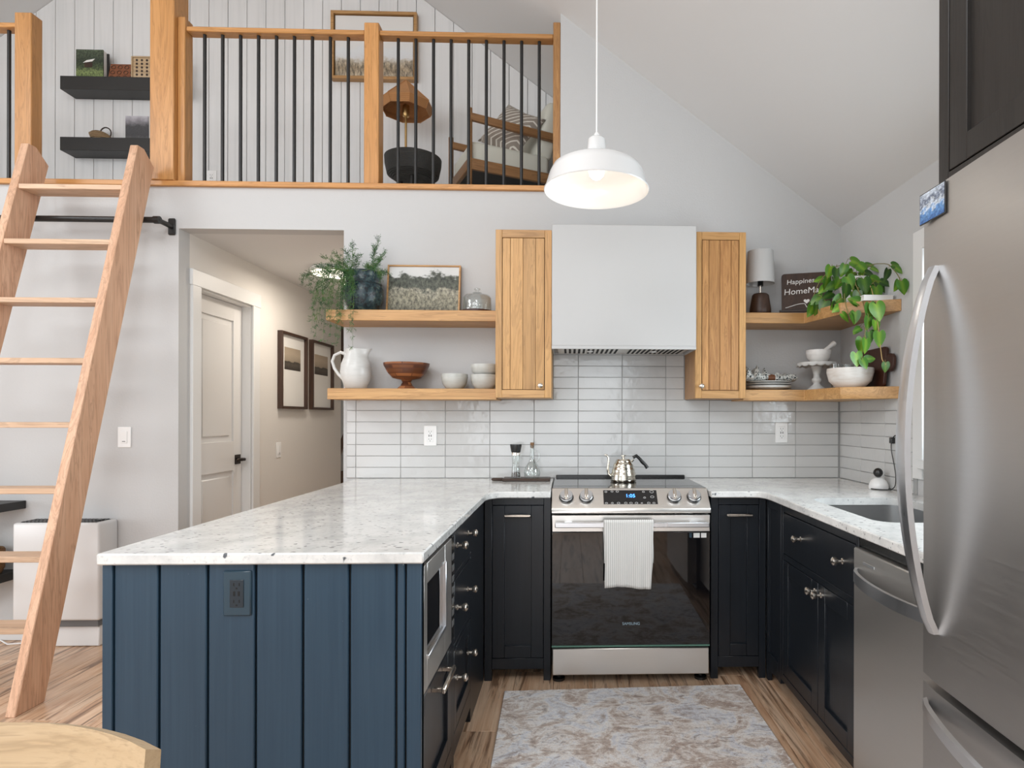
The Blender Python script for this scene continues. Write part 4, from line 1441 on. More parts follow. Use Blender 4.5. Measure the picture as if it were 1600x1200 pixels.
MB().prism([(.622, 2.39), (1.30, 2.39), (.622, roof(.622) - .01)], -3.06, -2.094, 'y').build('upper_infill', 'dark_stain', tcb)
mb = MB()
zt = roof(.60) - .03
TF.box(mb, -2.132, -2.094, 1.822, zt, -.022, 0)
TF.box(mb, -3.06, -3.02, 1.822, zt, -.022, 0)
TF.box(mb, -3.02, -2.132, 1.822, 1.85, -.022, 0)
TF.box(mb, -3.02, -2.132, zt - .06, zt, -.022, 0)
mb.build('face_frame', 'dark_stain', tcb)
for a, b in ((-2.575, -2.136), (-3.016, -2.579)):
    TF.shaker('door', tcb, 'dark_stain', a, b, 1.853, zt - .063, .062)

# ------------------------------------------------------------------ pendant
pz, pc = 2.097, (-.198, -1.315)
pd = thing('pendant_lamp', 'white enamel dome pendant lamp hanging on a thin cord', 'lamp', (pc[0], pc[1], pz))
prof = [(.191, 0), (.193, .003), (.188, .010), (.172, .062), (.160, .085), (.135, .100), (.10, .112), (.055, .124), (.036, .135), (.032, .188), (.026, .196), (.008, .198), (.006, .2), (.004, .2), (.004, .19), (.028, .186), (.030, .135), (.05, .119), (.098, .107), (.132, .095), (.155, .081), (.166, .060), (.184, .008)]
MB().lathe(prof, (*pc, pz), 56, closed=True).build('lamp_shade', 'white_enamel', pd, sharp=50)
MB().lathe([(.008, 0), (.010, .012), (.005, .02)], (*pc, pz + .196), 14).build('cord_grip', 'white_plastic', pd)
MB().cyl((*pc, pz + .21), (*pc, roof(pc[0]) - .02), .0028, n=8).build('cord', 'white_plastic', pd)
MB().lathe([(.055, 0), (.055, .018), (.02, .03), (.02, .09)], (pc[0], pc[1], roof(pc[0]) - .07), 24).build('ceiling_cap', 'white_plastic', pd)
MB().lathe([(.014, .11), (.016, .085), (.028, .06), (.030, .045), (.026, .028), (.014, .016), (.001, .013)], (*pc, pz + .03), 24).build('bulb', 'bulb', pd)
bl = bpy.data.lights.new('pendant_bulb', 'POINT')
bl.energy, bl.color, bl.shadow_soft_size = .8, (1, .92, .8), .03
bo = bpy.data.objects.new('pendant_bulb', bl)
bo.location = (*pc, pz - .01)
COL.objects.link(bo)

# ------------------------------------------------------------------ rug and chair
rq = [(-.592, -.742), (.512, -.700), (.545, -2.35), (-.552, -2.39)]
MB().prism(rq, .0005, .011, 'z', .003).build('rug', 'rug', label='faded beige and grey patterned rug in front of the range', cat='rug')
dcx = thing('dining_chair', 'pale birch dining chair with a curved solid backrest', 'chair', (-1.10, -2.84, 0))
cx, cy = -1.105, -2.94


def arc(r, a0, a1, n=14):
    return [(cx + r * math.sin(R(a0 + (a1 - a0) * i / n)), cy - .29 + r * math.cos(R(a0 + (a1 - a0) * i / n))) for i in range(n + 1)]


rs = []
ins_, out_ = arc(.55, -26, 26), arc(.570, -26, 26)
for (ix, iy), (ox, oy) in zip(ins_, out_):
    rs.append([(ix, iy, .60), (ox, oy + .012, .60), (ox, oy + .024, .80), (ox, oy + .026, .822), (ix, iy + .026, .832), (ix, iy + .022, .80)])
for i, r_ in enumerate(rs):
    u = abs(i / (len(rs) - 1) * 2 - 1)
    for j in (2, 3, 4, 5):
        r_[j] = (r_[j][0], r_[j][1], r_[j][2] - .012 * u ** 3)
MB().rings(rs).build('backrest', 'birch', dcx, sharp=30)
for s in (-1, 1):
    MB().tube([(cx + s * .19, cy + .27, 0), (cx + s * .185, cy + .26, .44), (cx + s * .185, cy + .262, .68)], [.016, .019, .014], 12).build('leg', 'birch', dcx)
    MB().tube([(cx + s * .20, cy - .17, 0), (cx + s * .19, cy - .15, .43)], [.015, .019], 12).build('leg', 'birch', dcx)
    MB().box(cx + s * .19 - .012, cx + s * .19 + .012, cy - .15, cy + .26, .37, .42, .004).build('side_rail', 'birch', dcx)
MB().prism([(cx - .22, cy - .20), (cx + .22, cy - .20), (cx + .215, cy + .24), (cx + .12, cy + .28), (cx - .12, cy + .28), (cx - .215, cy + .24)], .43, .455, 'z', .006).build('seat', 'birch', dcx)

# ------------------------------------------------------------------ things on the left oak shelves
S1, S2 = 1.421, 1.843
switch_plate('wall_outlet', 'white outlet with usb ports on the tiles above the peninsula', 'outlet', (-1.098, -.0085, 1.160), 'S', 'outlet')
switch_plate('wall_outlet', 'white outlet on the tiles to the sink side of the range', 'outlet', (.949, -.0085, 1.180), 'S', 'outlet')

c = (-1.482, -.128, S1)
t = thing('pitcher', 'tall white stoneware pitcher with a loop handle', 'pitcher', c)
mb = MB()
prof = [(.048, 0), (.056, .005), (.074, .05), (.083, .095), (.079, .135), (.064, .175), (.054, .20), (.0535, .222), (.049, .222), (.050, .20), (.06, .175), (.074, .135), (.078, .095), (.069, .05), (.05, .012), (.001, .01)]
n = 32
rs = []
for r, z in prof:
    ring = []
    for i in range(n):
        a = 2 * math.pi * i / n
        k = max(0, math.cos(a)) ** 14
        f = max(0, (z - .175) / .047)
        rr = r + .036 * k * f
        ring.append((c[0] + rr * math.cos(a), c[1] + rr * math.sin(a), c[2] + z + .004 * k * f))
    rs.append(ring)
mb.rings(rs).build('body', 'stoneware_white', t, sharp=60)
MB().tube([(c[0] - .055, c[1], S1 + .195), (c[0] - .085, c[1], S1 + .204), (c[0] - .118, c[1], S1 + .188), (c[0] - .130, c[1], S1 + .155), (c[0] - .118, c[1], S1 + .115), (c[0] - .094, c[1], S1 + .08), (c[0] - .070, c[1], S1 + .058)], [.010, .009, .0085, .0085, .0085, .009, .010], 12).build('handle', 'stoneware_white', t, sharp=60)

c = (-1.203, -.128, S1)
MB().lathe([(.052, 0), (.050, .006), (.034, .02), (.022, .04), (.030, .053), (.075, .062), (.10, .09), (.123, .132), (.125, .145), (.119, .145), (.094, .094), (.06, .074), (.001, .068)], c, 40).build('pedestal_bowl', 'pieced_wood', label='checkered dark wooden bowl on a flared foot', cat='bowl', origin=c)


def bowl(c, r, h, mat, lab, grp=None):
    p = [(r * .55, 0), (r * .62, .004), (r * .9, h * .35), (r * 1.0, h * .8), (r * .985, h), (r * .93, h), (r * .93, h * .8), (r * .83, h * .36), (r * .5, .012), (.001, .01)]
    return MB().lathe(p, c, 36).build('bowl', mat, label=lab, cat='bowl', group=grp, origin=c)


bowl((-.937, -.13, S1), .0735, .086, 'stoneware_grey', 'grey stoneware bowl standing alone between the wooden bowl and the stack', 'grey stoneware bowls')
bowl((-.771, -.13, S1), .0775, .083, 'stoneware_grey', 'grey stoneware bowl at the bottom of the stack of two', 'grey stoneware bowls')
bowl((-.771, -.13, S1 + .074), .077, .066, 'stoneware_grey', 'grey stoneware bowl on top of the stack of two', 'grey stoneware bowls')

c = (-1.443, -.126, S2)
t = thing('potted_fern', 'asparagus fern trailing from a dark glazed round pot', 'plant', c)
MB().lathe([(.068, 0), (.075, .006), (.098, .05), (.108, .10), (.106, .135), (.098, .155), (.101, .160), (.097, .168), (.092, .175), (.094, .21), (.099, .222), (.094, .228), (.088, .222), (.086, .17), (.09, .10), (.06, .02), (.001, .015)], c, 40).build('pot', 'glazed_pot', t, sharp=50)
MB().lathe([(.087, .19), (.06, .203), (.001, .207)], c, 24, cap0=True).build('soil', 'soil', t)
random.seed(21)
fol, stm = MB(), MB()


def needle(p, d, ln, w_):
    d = d.normalized()
    s = d.orthogonal().normalized() * w_
    s.rotate(Matrix.Rotation(random.uniform(0, 6.28), 3, d))
    vs_ = [fol.bm.verts.new(q) for q in (p, p + d * ln * .5 + s, p + d * ln, p + d * ln * .5 - s)]
    fol.bm.faces.new(vs_)


ends = [(591, 374, 0), (602, 396, -.02), (586, 388, .02), (596, 405, 0), (550, 382, 0), (560, 400, .02), (540, 392, 0), (522, 396, -.03), (530, 410, 0), (507, 402, -.03), (515, 415, -.05), (497, 415, -.05), (473, 440, -.08), (480, 433, -.08), (485, 452, -.1), (489, 470, -.12), (489, 492, -.13), (487, 512, -.14), (494, 520, -.15), (505, 530, -.15), (500, 500, -.14), (512, 505, -.14), (516, 520, -.15), (524, 536, -.15), (530, 525, -.15), (533, 500, -.15), (535, 480, -.15), (547, 514, -.15), (551, 541, -.15), (540, 465, -.125), (548, 462, -.13), (545, 450, -.12), (553, 455, -.125), (606, 427, -.04), (602, 440, -.06), (575, 415, -.02), (583, 420, -.02), (520, 470, -.14), (510, 460, -.12), (525, 450, -.1), (528, 490, -.15), (538, 440, -.1), (505, 480, -.14), (515, 440, -.08)]
for ex, ey, dy in [q for q in ends if q[:2] not in ((538, 440), (515, 440), (525, 450), (545, 450), (510, 460))]:
    e = un(ex, ey, Y=c[1] + dy)
    drop = e.z < S2 + .2
    a0 = math.atan2(dy - .02, e.x - c[0])
    p0 = Vector((c[0] + .05 * math.cos(a0), c[1] + .05 * math.sin(a0), S2 + .20))
    if drop:
        out = Vector((min(e.x, c[0] - .115) if e.x < c[0] else e.x, c[1] + dy * .9, S2 + .245 + random.uniform(-.01, .03)))
        if e.x > c[0] - .1 and dy < -.1:
            out = Vector((e.x, c[1] + dy, S2 + .24))
    else:
        out = p0.lerp(e, .45) + Vector((0, 0, .03))
    N = 16
    pts = []
    for i in range(N + 1):
        k = i / N
        pts.append((p0 * (1 - k) ** 2 + out * 2 * k * (1 - k) + e * k * k) + Vector((random.uniform(-1, 1), random.uniform(-1, 1), random.uniform(-1, 1))) * .002)
    if drop:
        for q in pts:
            if q.z < S2 + .24 and q.x > -1.61 and q.y > SH - .012:
                q.y = SH - .014 - random.uniform(0, .02)
    stm.tube(pts, [.0013 - .0008 * i / N for i in range(N + 1)], 4)
    for i in range(4, N + 1):
        tdir = (pts[i] - pts[i - 1]).normalized()
        for _ in range(3):
            bd = (tdir * .8 + Vector((random.uniform(-1, 1), random.uniform(-.7, .4), random.uniform(-.7, .9)))).normalized()
            bl_ = random.uniform(.014, .034) * (1.15 - .4 * i / N)
            b1 = pts[i] + bd * bl_
            fol.tube([pts[i], b1], .0005, 3)
            for m in range(7):
                q = pts[i].lerp(b1, (m + 1) / 7)
                nd = bd * .7 + Vector((random.uniform(-1, 1), random.uniform(-1, 1), random.uniform(-1, 1)))
                needle(q, nd, random.uniform(.009, .017), .0011)
stm.build('stems', 'fern_stem', t, kind='stuff')
fol.build('foliage', 'fern_green', t, kind='stuff', sharp=180)

t = thing('framed_print', 'thin framed photograph of a grassy meadow standing on the shelf', 'picture', (-1.13, -.06, S2))
x0, x1, z0, z1 = -.208, .208, 0, .298
for a in ((x0, x0 + .009, z0, z1), (x1 - .009, x1, z0, z1), (x0 + .009, x1 - .009, z0, z0 + .009), (x0 + .009, x1 - .009, z1 - .009, z1)):
    o = MB().box(a[0], a[1], -.012, .012, a[2], a[3], .001).build('frame', 'oak_x', t, world=False)
    o.rotation_euler.x = R(-8)
o = MB().box(x0 + .008, x1 - .008, -.004, .008, z0 + .008, z1 - .008).build('photograph', 'print_meadow', t, world=False)
o.rotation_euler.x = R(-8)

c = (-.812, -.128, S2)
t = thing('glass_cloche', 'glass dome cloche on a round wooden base', 'cloche', c)
MB().lathe([(.088, 0), (.096, .004), (.096, .012), (.092, .016), (.001, .016)], c, 36).build('base', 'acacia', t)
o = MB().lathe([(.079, .0165), (.08, .02), (.078, .09), (.066, .105), (.03, .113), (.026, .117), (.001, .118), (.001, .114), (.024, .112), (.028, .109), (.063, .101), (.075, .088), (.0765, .0165)], c, 36).build('dome', 'clear_glass', t, sharp=60)
MB().lathe([(.027, .1175), (.022, .122), (.008, .125), (.008, .130), (.017, .135), (.017, .142), (.008, .146), (.001, .146)], c, 24).build('knob', 'clear_glass', o)

# ------------------------------------------------------------------ things on the corner shelves
c = (.785, -.128, S2)
t = thing('table_lamp', 'small lamp with a brown base and pale grey shade', 'lamp', c)
MB().lathe([(.052, 0), (.060, .006), (.059, .04), (.051, .09), (.046, .118), (.038, .126), (.001, .127)], c, 32).build('base', 'walnut_z', t, sharp=60)
MB().cyl((c[0], c[1], S2 + .126), (c[0], c[1], S2 + .185), .006, n=12).build('stem', 'nickel', t)
MB().lathe([(.016, .17), (.016, .20), (.01, .21)], c, 16).build('socket', 'black_plastic', t)
MB().lathe([(.0785, .184), (.071, .366), (.069, .366), (.0765, .184)], c, 40, closed=True).build('lamp_shade', paint('shade_grey', (.50, .495, .485), .9), t)

sg = thing('wooden_sign', 'dark wooden sign with white hand lettering on a small ledge stand', 'sign', (1.045, -.145, S2), R(-17))
tilt = Matrix.Rotation(R(-13), 4, 'X')
mb = MB().prism(rrect(-.135, .135, .028, .262, .018), -.006, .006, 'y')
mb.bm.transform(tilt)
bd = mb.build('board', 'walnut_z', sg, world=False)
mb = MB().box(-.15, .15, -.035, .03, 0, .022, .002).box(-.15, .15, -.035, -.022, .022, .034, .002)
mb.build('ledge', 'walnut', sg, world=False)
WLOC['_zero'] = Vector((0, 0, 0))


def sign_text(body, size, x, z, rot=0.):
    m = tilt @ Matrix.Translation((x, -.0066, z)) @ Matrix.Rotation(R(90), 4, 'X') @ Matrix.Rotation(R(rot), 4, 'Z')
    sv = WLOC[sg.name]
    WLOC[sg.name] = Vector((0, 0, 0))
    o = text('lettering', body, size, 'white_ink', sg, m, .0006)
    WLOC[sg.name] = sv
    return o


sign_text('Happiness is', .041, -.006, .212, 3)
sign_text('HomeMade', .051, -.004, .152, 3)
mb = MB().tube([(-.115 + .23 * i / 24, -.0068, .062 + .012 * math.sin(i / 24 * 6.28 - 1.0) * (1 if i < 12 else -1)) for i in range(25)], .0022, 6)
mb.bm.transform(tilt)
mb.build('flourish', 'white_ink', sg, world=False)
mb = MB().prism([(.018 * .9 * math.sin(a) ** 3, .088 + .0012 * (13 * math.cos(a) - 5 * math.cos(2 * a) - 2 * math.cos(3 * a) - math.cos(4 * a)) * .8) for a in [2 * math.pi * i / 28 for i in range(28)]], -.0072, -.006, 'y')
mb.bm.transform(tilt)
mb.build('heart', 'white_ink', sg, world=False)

t = thing('book', 'white book lying flat under the trailing plant', 'book', (1.215, -.44, S2))
MB().box(1.14, 1.292, -.615, -.26, S2, S2 + .003).build('back_cover', 'white_plastic', t)
MB().box(1.144, 1.289, -.612, -.263, S2 + .003, S2 + .024).build('pages', 'page_paper', t)
MB().box(1.14, 1.292, -.615, -.26, S2 + .024, S2 + .027).build('front_cover', 'white_plastic', t)

pc0 = Vector((1.20, -.40, S2 + .027))
ph = thing('trailing_plant', 'heart leaved trailing plant in a white pot on the corner shelf', 'plant', pc0)
MB().lathe([(.055, 0), (.062, .005), (.078, .08), (.082, .125), (.076, .125), (.072, .08), (.001, .07)], pc0, 32).build('pot', 'stone_white', ph)
MB().lathe([(.074, .1), (.001, .112)], pc0, 20).build('soil', 'soil', ph)
# leaf: heart outline folded on its midrib; stalk end at the origin, tip at y = 1
half = [(0, .10), (.10, -.02), (.24, -.06), (.36, .04), (.42, .22), (.40, .42), (.30, .64), (.16, .84), (0, 1.0)]
lm = MB()
mid = [(0, y) for y in (.10, .12, .16, .22, .32, .46, .64, .84, 1.0)]


def lz(x, y):
    return .20 * abs(x) - .22 * y * y - .25 * x * x


for s in (1, -1):
    a = [lm.bm.verts.new((s * x, y, lz(x, y))) for x, y in half]
    b = [lm.bm.verts.new((0, y, lz(0, y))) for x, y in mid]
    for i in range(8):
        q = [b[i], a[i], a[i + 1], b[i + 1]]
        if i == 0:
            q = [b[0], a[1], b[1]]
        if i == 7:
            q = [b[7], a[7], b[8]]
        lm.bm.faces.new(q)
bmesh.ops.remove_doubles(lm.bm, verts=lm.bm.verts, dist=.0005)
leaf0 = lm.build('leaf', 'leaf_green', ph, world=False, sharp=180)
leafmesh = leaf0.data
bpy.data.objects.remove(leaf0)


def crop8(x, y):
    return 1160 + x / 6.154, 380 + y / 6.154


def crop7(x, y):
    return 1050 + x / 4, 350 + y / 4


LV = []
for x, y, l, a, Y in ((850, 230, 130, 105, -.40), (1050, 175, 150, 15, -.44), (985, 215, 130, 105, -.47), (910, 250, 120, 95, -.43), (1120, 215, 130, 40, -.46), (1190, 210, 100, 350, -.42), (1010, 330, 150, 65, -.50), (1165, 350, 165, 80, -.52), (1000, 410, 160, 95, -.51), (935, 350, 120, 112, -.45), (1190, 290, 120, 15, -.47), (1240, 350, 150, 30, -.50), (1300, 380, 150, 48, -.50), (1285, 430, 165, 80, -.54), (1110, 470, 130, 100, -.53), (815, 345, 120, 100, -.40), (770, 345, 100, 165, -.36), (1340, 370, 120, 20, -.47), (1400, 260, 130, 100, -.47), (1440, 210, 100, 5, -.48), (1480, 240, 100, 30, -.50), (1530, 370, 150, 78, -.55), (1500, 370, 120, 110, -.53), (800, 420, 110, 140, -.38), (860, 480, 120, 150, -.42), (760, 520, 150, 152, -.38), (680, 600, 140, 112, -.36), (720, 590, 130, 100, -.37), (800, 560, 130, 120, -.40), (950, 530, 170, 130, -.50), (900, 580, 110, 100, -.50), (1070, 560, 120, 10, -.58), (960, 680, 120, 45, -.58), (1085, 665, 130, 95, -.60), (1225, 590, 180, 82, -.64), (1285, 590, 190, 78, -.65), (1215, 720, 140, 95, -.64), (1280, 750, 130, 80, -.65), (1130, 820, 90, 160, -.62), (1060, 280, 140, 130, -.42), (1150, 290, 130, 60, -.45), (900, 400, 130, 160, -.44), (1060, 470, 140, 60, -.49), (1200, 470, 150, 100, -.50), (880, 330, 130, 60, -.40), (1240, 240, 110, 20, -.44), (960, 600, 130, 150, -.54), (1130, 380, 140, 100, -.48), (1220, 400, 140, 120, -.49), (1080, 330, 140, 95, -.44)):
    px_, py_ = crop8(x, y)
    LV.append((px_, py_, l / 6.154, a, Y))
for x, y, l, a, Y in ((1165, 650, 60, 130, -.60), (1230, 680, 78, 80, -.64), (1295, 680, 105, 92, -.66), (1190, 720, 110, 95, -.63), (1212, 725, 100, 90, -.66), (1150, 810, 95, 85, -.66), (1190, 850, 75, 65, -.67), (1215, 845, 70, 350, -.66), (1335, 870, 68, 88, -.68), (1245, 680, 70, 40, -.62), (1120, 570, 75, 60, -.61), (1175, 490, 90, 200, -.58)):
    px_, py_ = crop7(x, y)
    LV.append((px_, py_, l / 4, a, Y))
vines = [[(1345, 425, -.42), (1325, 412, -.40), (1300, 418, -.39), (1280, 440, -.37), (1268, 470, -.36)],
         [(1345, 425, -.44), (1335, 440, -.50), (1345, 462, -.56), (1352, 485, -.63), (1352, 515, -.64), (1350, 545, -.64), (1344, 560, -.65)],
         [(1345, 425, -.42), (1365, 412, -.44), (1388, 412, -.46), (1402, 428, -.50), (1408, 440, -.54)],
         [(1345, 428, -.45), (1360, 445, -.52), (1368, 475, -.63), (1372, 510, -.65), (1376, 545, -.66), (1378, 562, -.67), (1384, 570, -.68)],
         [(1345, 425, -.42), (1330, 430, -.46), (1318, 455, -.50), (1322, 480, -.58), (1330, 500, -.60)],
         [(1345, 425, -.42), (1340, 408, -.42), (1328, 405, -.43)]]
vp = []
for i, v in enumerate(vines):
    p3 = [pc0 + Vector((0, 0, .11))] + [q if q.x < 1.275 else un(a, b, X=1.275) for a, b, q in [(a, b, un(a, b, Y=Y)) for a, b, Y in v]]
    fine = []
    for a, b in zip(p3[:-1], p3[1:]):
        for k in range(4):
            fine.append(a.lerp(b, k / 4))
    fine.append(p3[-1])
    sm_ = [fine[0]] + [(fine[j - 1] + fine[j] * 2 + fine[j + 1]) / 4 for j in range(1, len(fine) - 1)] + [fine[-1]]
    vp += sm_[3:]
    MB().tube(sm_, .0022, 6).build('vine', 'twig' if i != 3 else 'pale_stem', ph)
random.seed(5)
for px_, py_, l, a, Y in LV:
    p = un(px_, py_, Y=Y)
    if p.x > 1.268:
        p = un(px_, py_, X=1.268)
    L = l * (p.y - CAM.y) / F
    tip = Vector((math.cos(R(a)), random.uniform(-.25, .05), -math.sin(R(a)))).normalized()
    p = p - tip * L * .12
    nr = Vector((random.uniform(-.45, .45), -.85, random.uniform(.1, .6)))
    nr = (nr - tip * nr.dot(tip)).normalized()
    xa = tip.cross(nr).normalized()
    o = bpy.data.objects.new('leaf', leafmesh)
    COL.objects.link(o)
    o.parent = ph
    wd = L * random.uniform(.85, 1.02)
    o.matrix_local = Matrix.Translation(-pc0) @ Matrix(((xa.x * wd, tip.x * L, nr.x * L, p.x), (xa.y * wd, tip.y * L, nr.y * L, p.y), (xa.z * wd, tip.z * L, nr.z * L, p.z), (0, 0, 0, 1)))
    q = min(vp, key=lambda v: (v - p).length)
    if (q - p).length > .006:
        md = (p + q) / 2 + Vector((0, -.005, .012))
        MB().tube([q, md, p + tip * L * .1], .0012, 5).build('leaf_stalk', 'twig', ph)

# lower corner shelf
pl_ = [(.05, 0), (.075, .003), (.122, .014), (.1225, .017), (.118, .017), (.074, .007), (.001, .006)]
for i, lab in enumerate(('stoneware plate at the bottom of the plate stack', 'stoneware plate in the middle of the plate stack', 'stoneware plate at the top of the plate stack under the napkins')):
    c = (.835, -.128, S1 + .0005 + i * .0125)
    p2 = pl_ if i else [(.06, 0), (.08, .003), (.118, .014), (.123, .024), (.12, .026), (.116, .024), (.11, .018), (.07, .010), (.001, .010)]
    c2 = (c[0], c[1], c[2] + (.008 if i else 0))
    MB().lathe(p2, c2, 44).build('plate', 'stoneware_white', label=lab, cat='plate', group='plates on the corner shelf', origin=c2)
random.seed(3)
t = thing('napkin_bundle', 'patterned black and white cloth napkins in a leather ring on the plates', 'napkin', (.83, -.13, S1 + .051))
mb = MB()
rs = []
for i in range(25):
    k = i / 24
    x = .69 + .285 * k
    f = .55 + .45 * abs(k - .5) * 2 if abs(k - .5) > .07 else .55
    ring = []
    for j in range(20):
        a = 2 * math.pi * j / 20
        w_ = .062 * f * (1 + .12 * math.sin(3 * a + i))
        h_ = (.017 + (.022 if k < .42 else .004) * (.5 + .5 * math.sin(i * 1.3))) * (1 + .25 * math.sin(5 * a + i * .7))
        ring.append((x, -.13 + w_ * math.cos(a), S1 + .052 + max(0, h_ + h_ * math.sin(a))))
    rs.append(ring)
mb.rings(rs).build('cloth', 'napkin', t, sharp=50)
MB().rings([[(x, -.13 + .041 * math.cos(2 * math.pi * j / 20), S1 + .0715 + .0225 * math.sin(2 * math.pi * j / 20)) for j in range(20)] for x in (.82, .858)]).build('napkin_ring', 'leather', t)

c = (1.095, -.165, S1)
t = thing('cake_stand', 'white pedestal cake stand with a scalloped edge', 'cake stand', c)
MB().lathe([(.052, 0), (.050, .008), (.034, .022), (.020, .034), (.018, .042), (.027, .052), (.028, .064), (.018, .074), (.018, .09), (.030, .128), (.034, .136), (.001, .137)], c, 32).build('foot', 'stoneware_white', t, sharp=60)
mb = MB()
n = 64
rs = []
for r, z, sc_ in ((.02, .136, 0), (.10, .142, 0), (.109, .140, 1), (.113, .146, 1), (.108, .156, 0), (.10, .154, 0), (.002, .152, 0)):
    rs.append([(c[0] + r * math.cos(2 * math.pi * i / n), c[1] + r * math.sin(2 * math.pi * i / n), S1 + z - sc_ * .008 * abs(math.sin(i * math.pi / 4))) for i in range(n)])
mb.rings(rs).build('plate', 'stoneware_white', t, sharp=50)
c = (1.105, -.165, S1 + .1545)
MB().lathe([(.032, 0), (.042, .005), (.062, .03), (.068, .058), (.067, .072), (.058, .072), (.056, .05), (.04, .022), (.001, .016)], c, 36).build('mortar', 'marble_white', label='white marble mortar on the cake stand', cat='mortar', origin=c)
MB().lathe([(.001, 0), (.015, .004), (.018, .015), (.012, .035), (.0115, .10), (.015, .125), (.014, .138), (.001, .141)], (1.09, -.165, S1 + .186), 20, (.72, .05, .55)).build('pestle', 'marble_white', label='white marble pestle resting in the mortar', cat='pestle')
for i, (gx, gy) in enumerate(((1.138, -.318), (1.205, -.312), (1.228, -.252))):
    lab = ('clear drinking glass standing closest to the cake stand', 'clear drinking glass between the cake stand and the cutting board', 'clear drinking glass tucked behind the other two')[i]
    MB().lathe([(.026, 0), (.028, .004), (.031, .135), (.029, .135), (.026, .012), (.001, .010)], (gx, gy, S1), 24).build('drinking_glass', 'clear_glass', label=lab, cat='glass', group='drinking glasses on the corner shelf', origin=(gx, gy, S1))
bowl((1.146, -.462, S1), .114, .10, 'washed_bowl', 'wide whitewashed bowl below the trailing plant')
t = thing('cutting_board', 'dark wooden paddle board leaning on the corner of the wall', 'cutting board', (1.27, -.50, S1))
mb = MB().prism(rrect(-.535, -.24, .001, .205, .025), -.008, .008, 'x', .002)
mb.bm.transform(Matrix.Translation((1.272, -.03, S1)) @ Matrix.Rotation(R(5), 4, 'Y'))
mb.build('board', 'acacia', t)
mb = MB().prism(rrect(-.61, -.53, .075, .165, .035), -.008, .008, 'x', .002)
mb.bm.transform(Matrix.Translation((1.272, -.03, S1)) @ Matrix.Rotation(R(5), 4, 'Y'))
mb.build('handle', 'acacia', t)

# ------------------------------------------------------------------ worktop things
KT = .9225
c = (-.004, -.268, KT)
t = thing('gooseneck_kettle', 'brushed steel gooseneck kettle with a black wavy handle', 'kettle', c)
MB().lathe([(.066, 0), (.069, .004), (.0705, .014), (.0675, .026), (.068, .031), (.0665, .044), (.062, .055), (.0625, .060), (.059, .072), (.0545, .082), (.055, .087), (.050, .098), (.044, .105), (.043, .112), (.001, .116)], c, 40).build('body', 'kettle_steel', t, sharp=50)
MB().lathe([(.040, .1125), (.036, .120), (.006, .124), (.006, .134), (.014, .137), (.014, .142), (.001, .143)], c, 28).build('lid', 'kettle_steel', t)
MB().tube([(c[0] - .058, c[1], KT + .022), (c[0] - .080, c[1], KT + .040), (c[0] - .085, c[1], KT + .07), (c[0] - .080, c[1], KT + .10), (c[0] - .082, c[1], KT + .128), (c[0] - .092, c[1], KT + .143), (c[0] - .102, c[1], KT + .142)], [.009, .007, .006, .0055, .005, .005, .004], 12).build('spout', 'kettle_steel', t)
MB().tube([(c[0] + .042, c[1], KT + .103), (c[0] + .055, c[1], KT + .118)], .005, 8).build('handle_bracket', 'kettle_steel', t)
MB().tube([(c[0] + .052, c[1], KT + .128), (c[0] + .070, c[1], KT + .138), (c[0] + .088, c[1], KT + .122), (c[0] + .102, c[1], KT + .105), (c[0] + .118, c[1], KT + .090), (c[0] + .130, c[1], KT + .072)], [.009, .0095, .0085, .010, .0085, .010], 12).build('handle', 'black_plastic', t, sharp=60)

t = thing('serving_board', 'small dark wooden serving board on the worktop left of the range', 'cutting board', (-.56, -.15, .914))
MB().box(-.665, -.402, -.20, -.085, .9145, .930, .004).build('board', 'walnut', t)
MB().box(-.728, -.664, -.165, -.12, .9155, .929, .005).build('handle', 'walnut', t)
c = (-.594, -.145, .9302)
t = thing('pepper_mill', 'glass pepper mill with a black top on the serving board', 'mill', c)
o = MB().lathe([(.027, 0), (.028, .004), (.0225, .05), (.020, .075), (.0225, .11), (.024, .125), (.0225, .125), (.018, .075), (.021, .05), (.026, .006), (.001, .004)], c, 28).build('glass_body', 'clear_glass', t, sharp=60)
MB().lathe([(.024, .0045), (.0225, .03), (.001, .034)], c, 24).build('peppercorns', 'pepper', t)
MB().lathe([(.0245, .1255), (.0245, .14), (.023, .142), (.001, .142)], c, 28).build('collar', 'nickel', t)
MB().lathe([(.026, .1425), (.033, .182), (.0325, .187), (.001, .187)], c, 28).build('grinder_top', 'black_plastic', t)
c = (-.503, -.145, .9302)
t = thing('oil_bottle', 'clear glass oil bottle with a side handle and cork', 'bottle', c)
MB().lathe([(.036, 0), (.044, .008), (.047, .03), (.040, .058), (.022, .085), (.0125, .11), (.011, .17), (.0135, .175), (.0135, .18), (.010, .18), (.009, .11), (.019, .085), (.037, .056), (.044, .03), (.041, .011), (.001, .008)], c, 32).build('body', 'clear_glass', t, sharp=60)
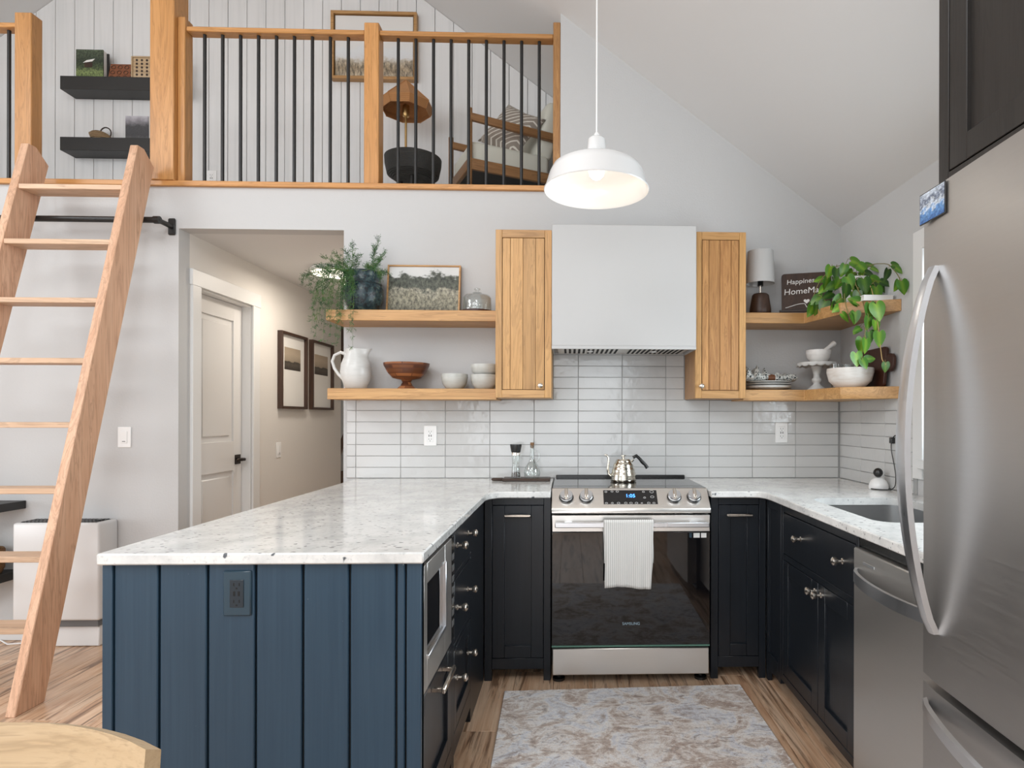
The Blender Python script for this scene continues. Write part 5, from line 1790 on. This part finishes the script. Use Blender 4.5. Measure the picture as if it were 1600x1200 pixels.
MB().tube([(c[0] + .011, c[1], c[2] + .150), (c[0] + .030, c[1], c[2] + .148), (c[0] + .040, c[1], c[2] + .132), (c[0] + .038, c[1], c[2] + .11), (c[0] + .028, c[1], c[2] + .092), (c[0] + .020, c[1], c[2] + .088)], .0045, 8).build('handle', 'clear_glass', t, sharp=60)
MB().lathe([(.0085, .165), (.0088, .18), (.011, .183), (.011, .196), (.001, .197)], c, 16).build('cork', 'cork', t)

c = (1.245, -.56, .914)
t = thing('security_camera', 'small white indoor camera with a round black lens by the sink', 'camera', c)
MB().lathe([(.044, 0), (.046, .006), (.045, .022), (.036, .042), (.020, .056), (.001, .060)], c, 32).build('base', 'white_plastic', t, sharp=60)
MB().lathe([(.001, -.024), (.012, -.0208), (.0208, -.012), (.024, 0), (.0208, .012), (.012, .0208), (.001, .024)], (c[0] + .004, c[1], c[2] + .080), 24).build('head', 'white_plastic', t, sharp=60)
MB().lathe([(.021, 0), (.0235, .006), (.020, .016), (.010, .022), (.001, .023)], (c[0] - .002, c[1] - .004, c[2] + .081), 24, (-.75, -.65, .12)).build('lens', 'black_plastic', t, sharp=60)
pw = [(c[0] - .046, -.575, .917), (c[0] - .02, -.612, .917), (c[0] + .02, -.62, .917), (1.272, -.63, .918), (1.287, -.638, .94), (1.288, -.640, .99), (1.288, -.622, 1.05), (1.288, -.600, 1.11), (1.288, -.602, 1.15), (1.288, -.625, 1.178), (1.288, -.66, 1.182), (1.288, -.74, 1.16)]
f2 = []
for i in range(len(pw) - 1):
    p0_, p1_, p2_, p3_ = [Vector(pw[min(max(j, 0), len(pw) - 1)]) for j in (i - 1, i, i + 1, i + 2)]
    for k in range(5):
        u = k / 5
        f2.append(.5 * ((2 * p1_) + (p2_ - p0_) * u + (2 * p0_ - 5 * p1_ + 4 * p2_ - p3_) * u * u + (3 * p1_ - p0_ - 3 * p2_ + p3_) * u ** 3))
f2.append(Vector(pw[-1]))
cdv = thing('camera_cord', 'black camera cord looping up the tiles beside the sink', 'cord', (1.24, -.62, .914))
MB().tube(f2, .0024, 8).build('cable', 'black_plastic', cdv)
MB().box(1.277, 1.2955, -.622, -.598, 1.143, 1.172, .002).build('ferrite', 'black_plastic', cdv)
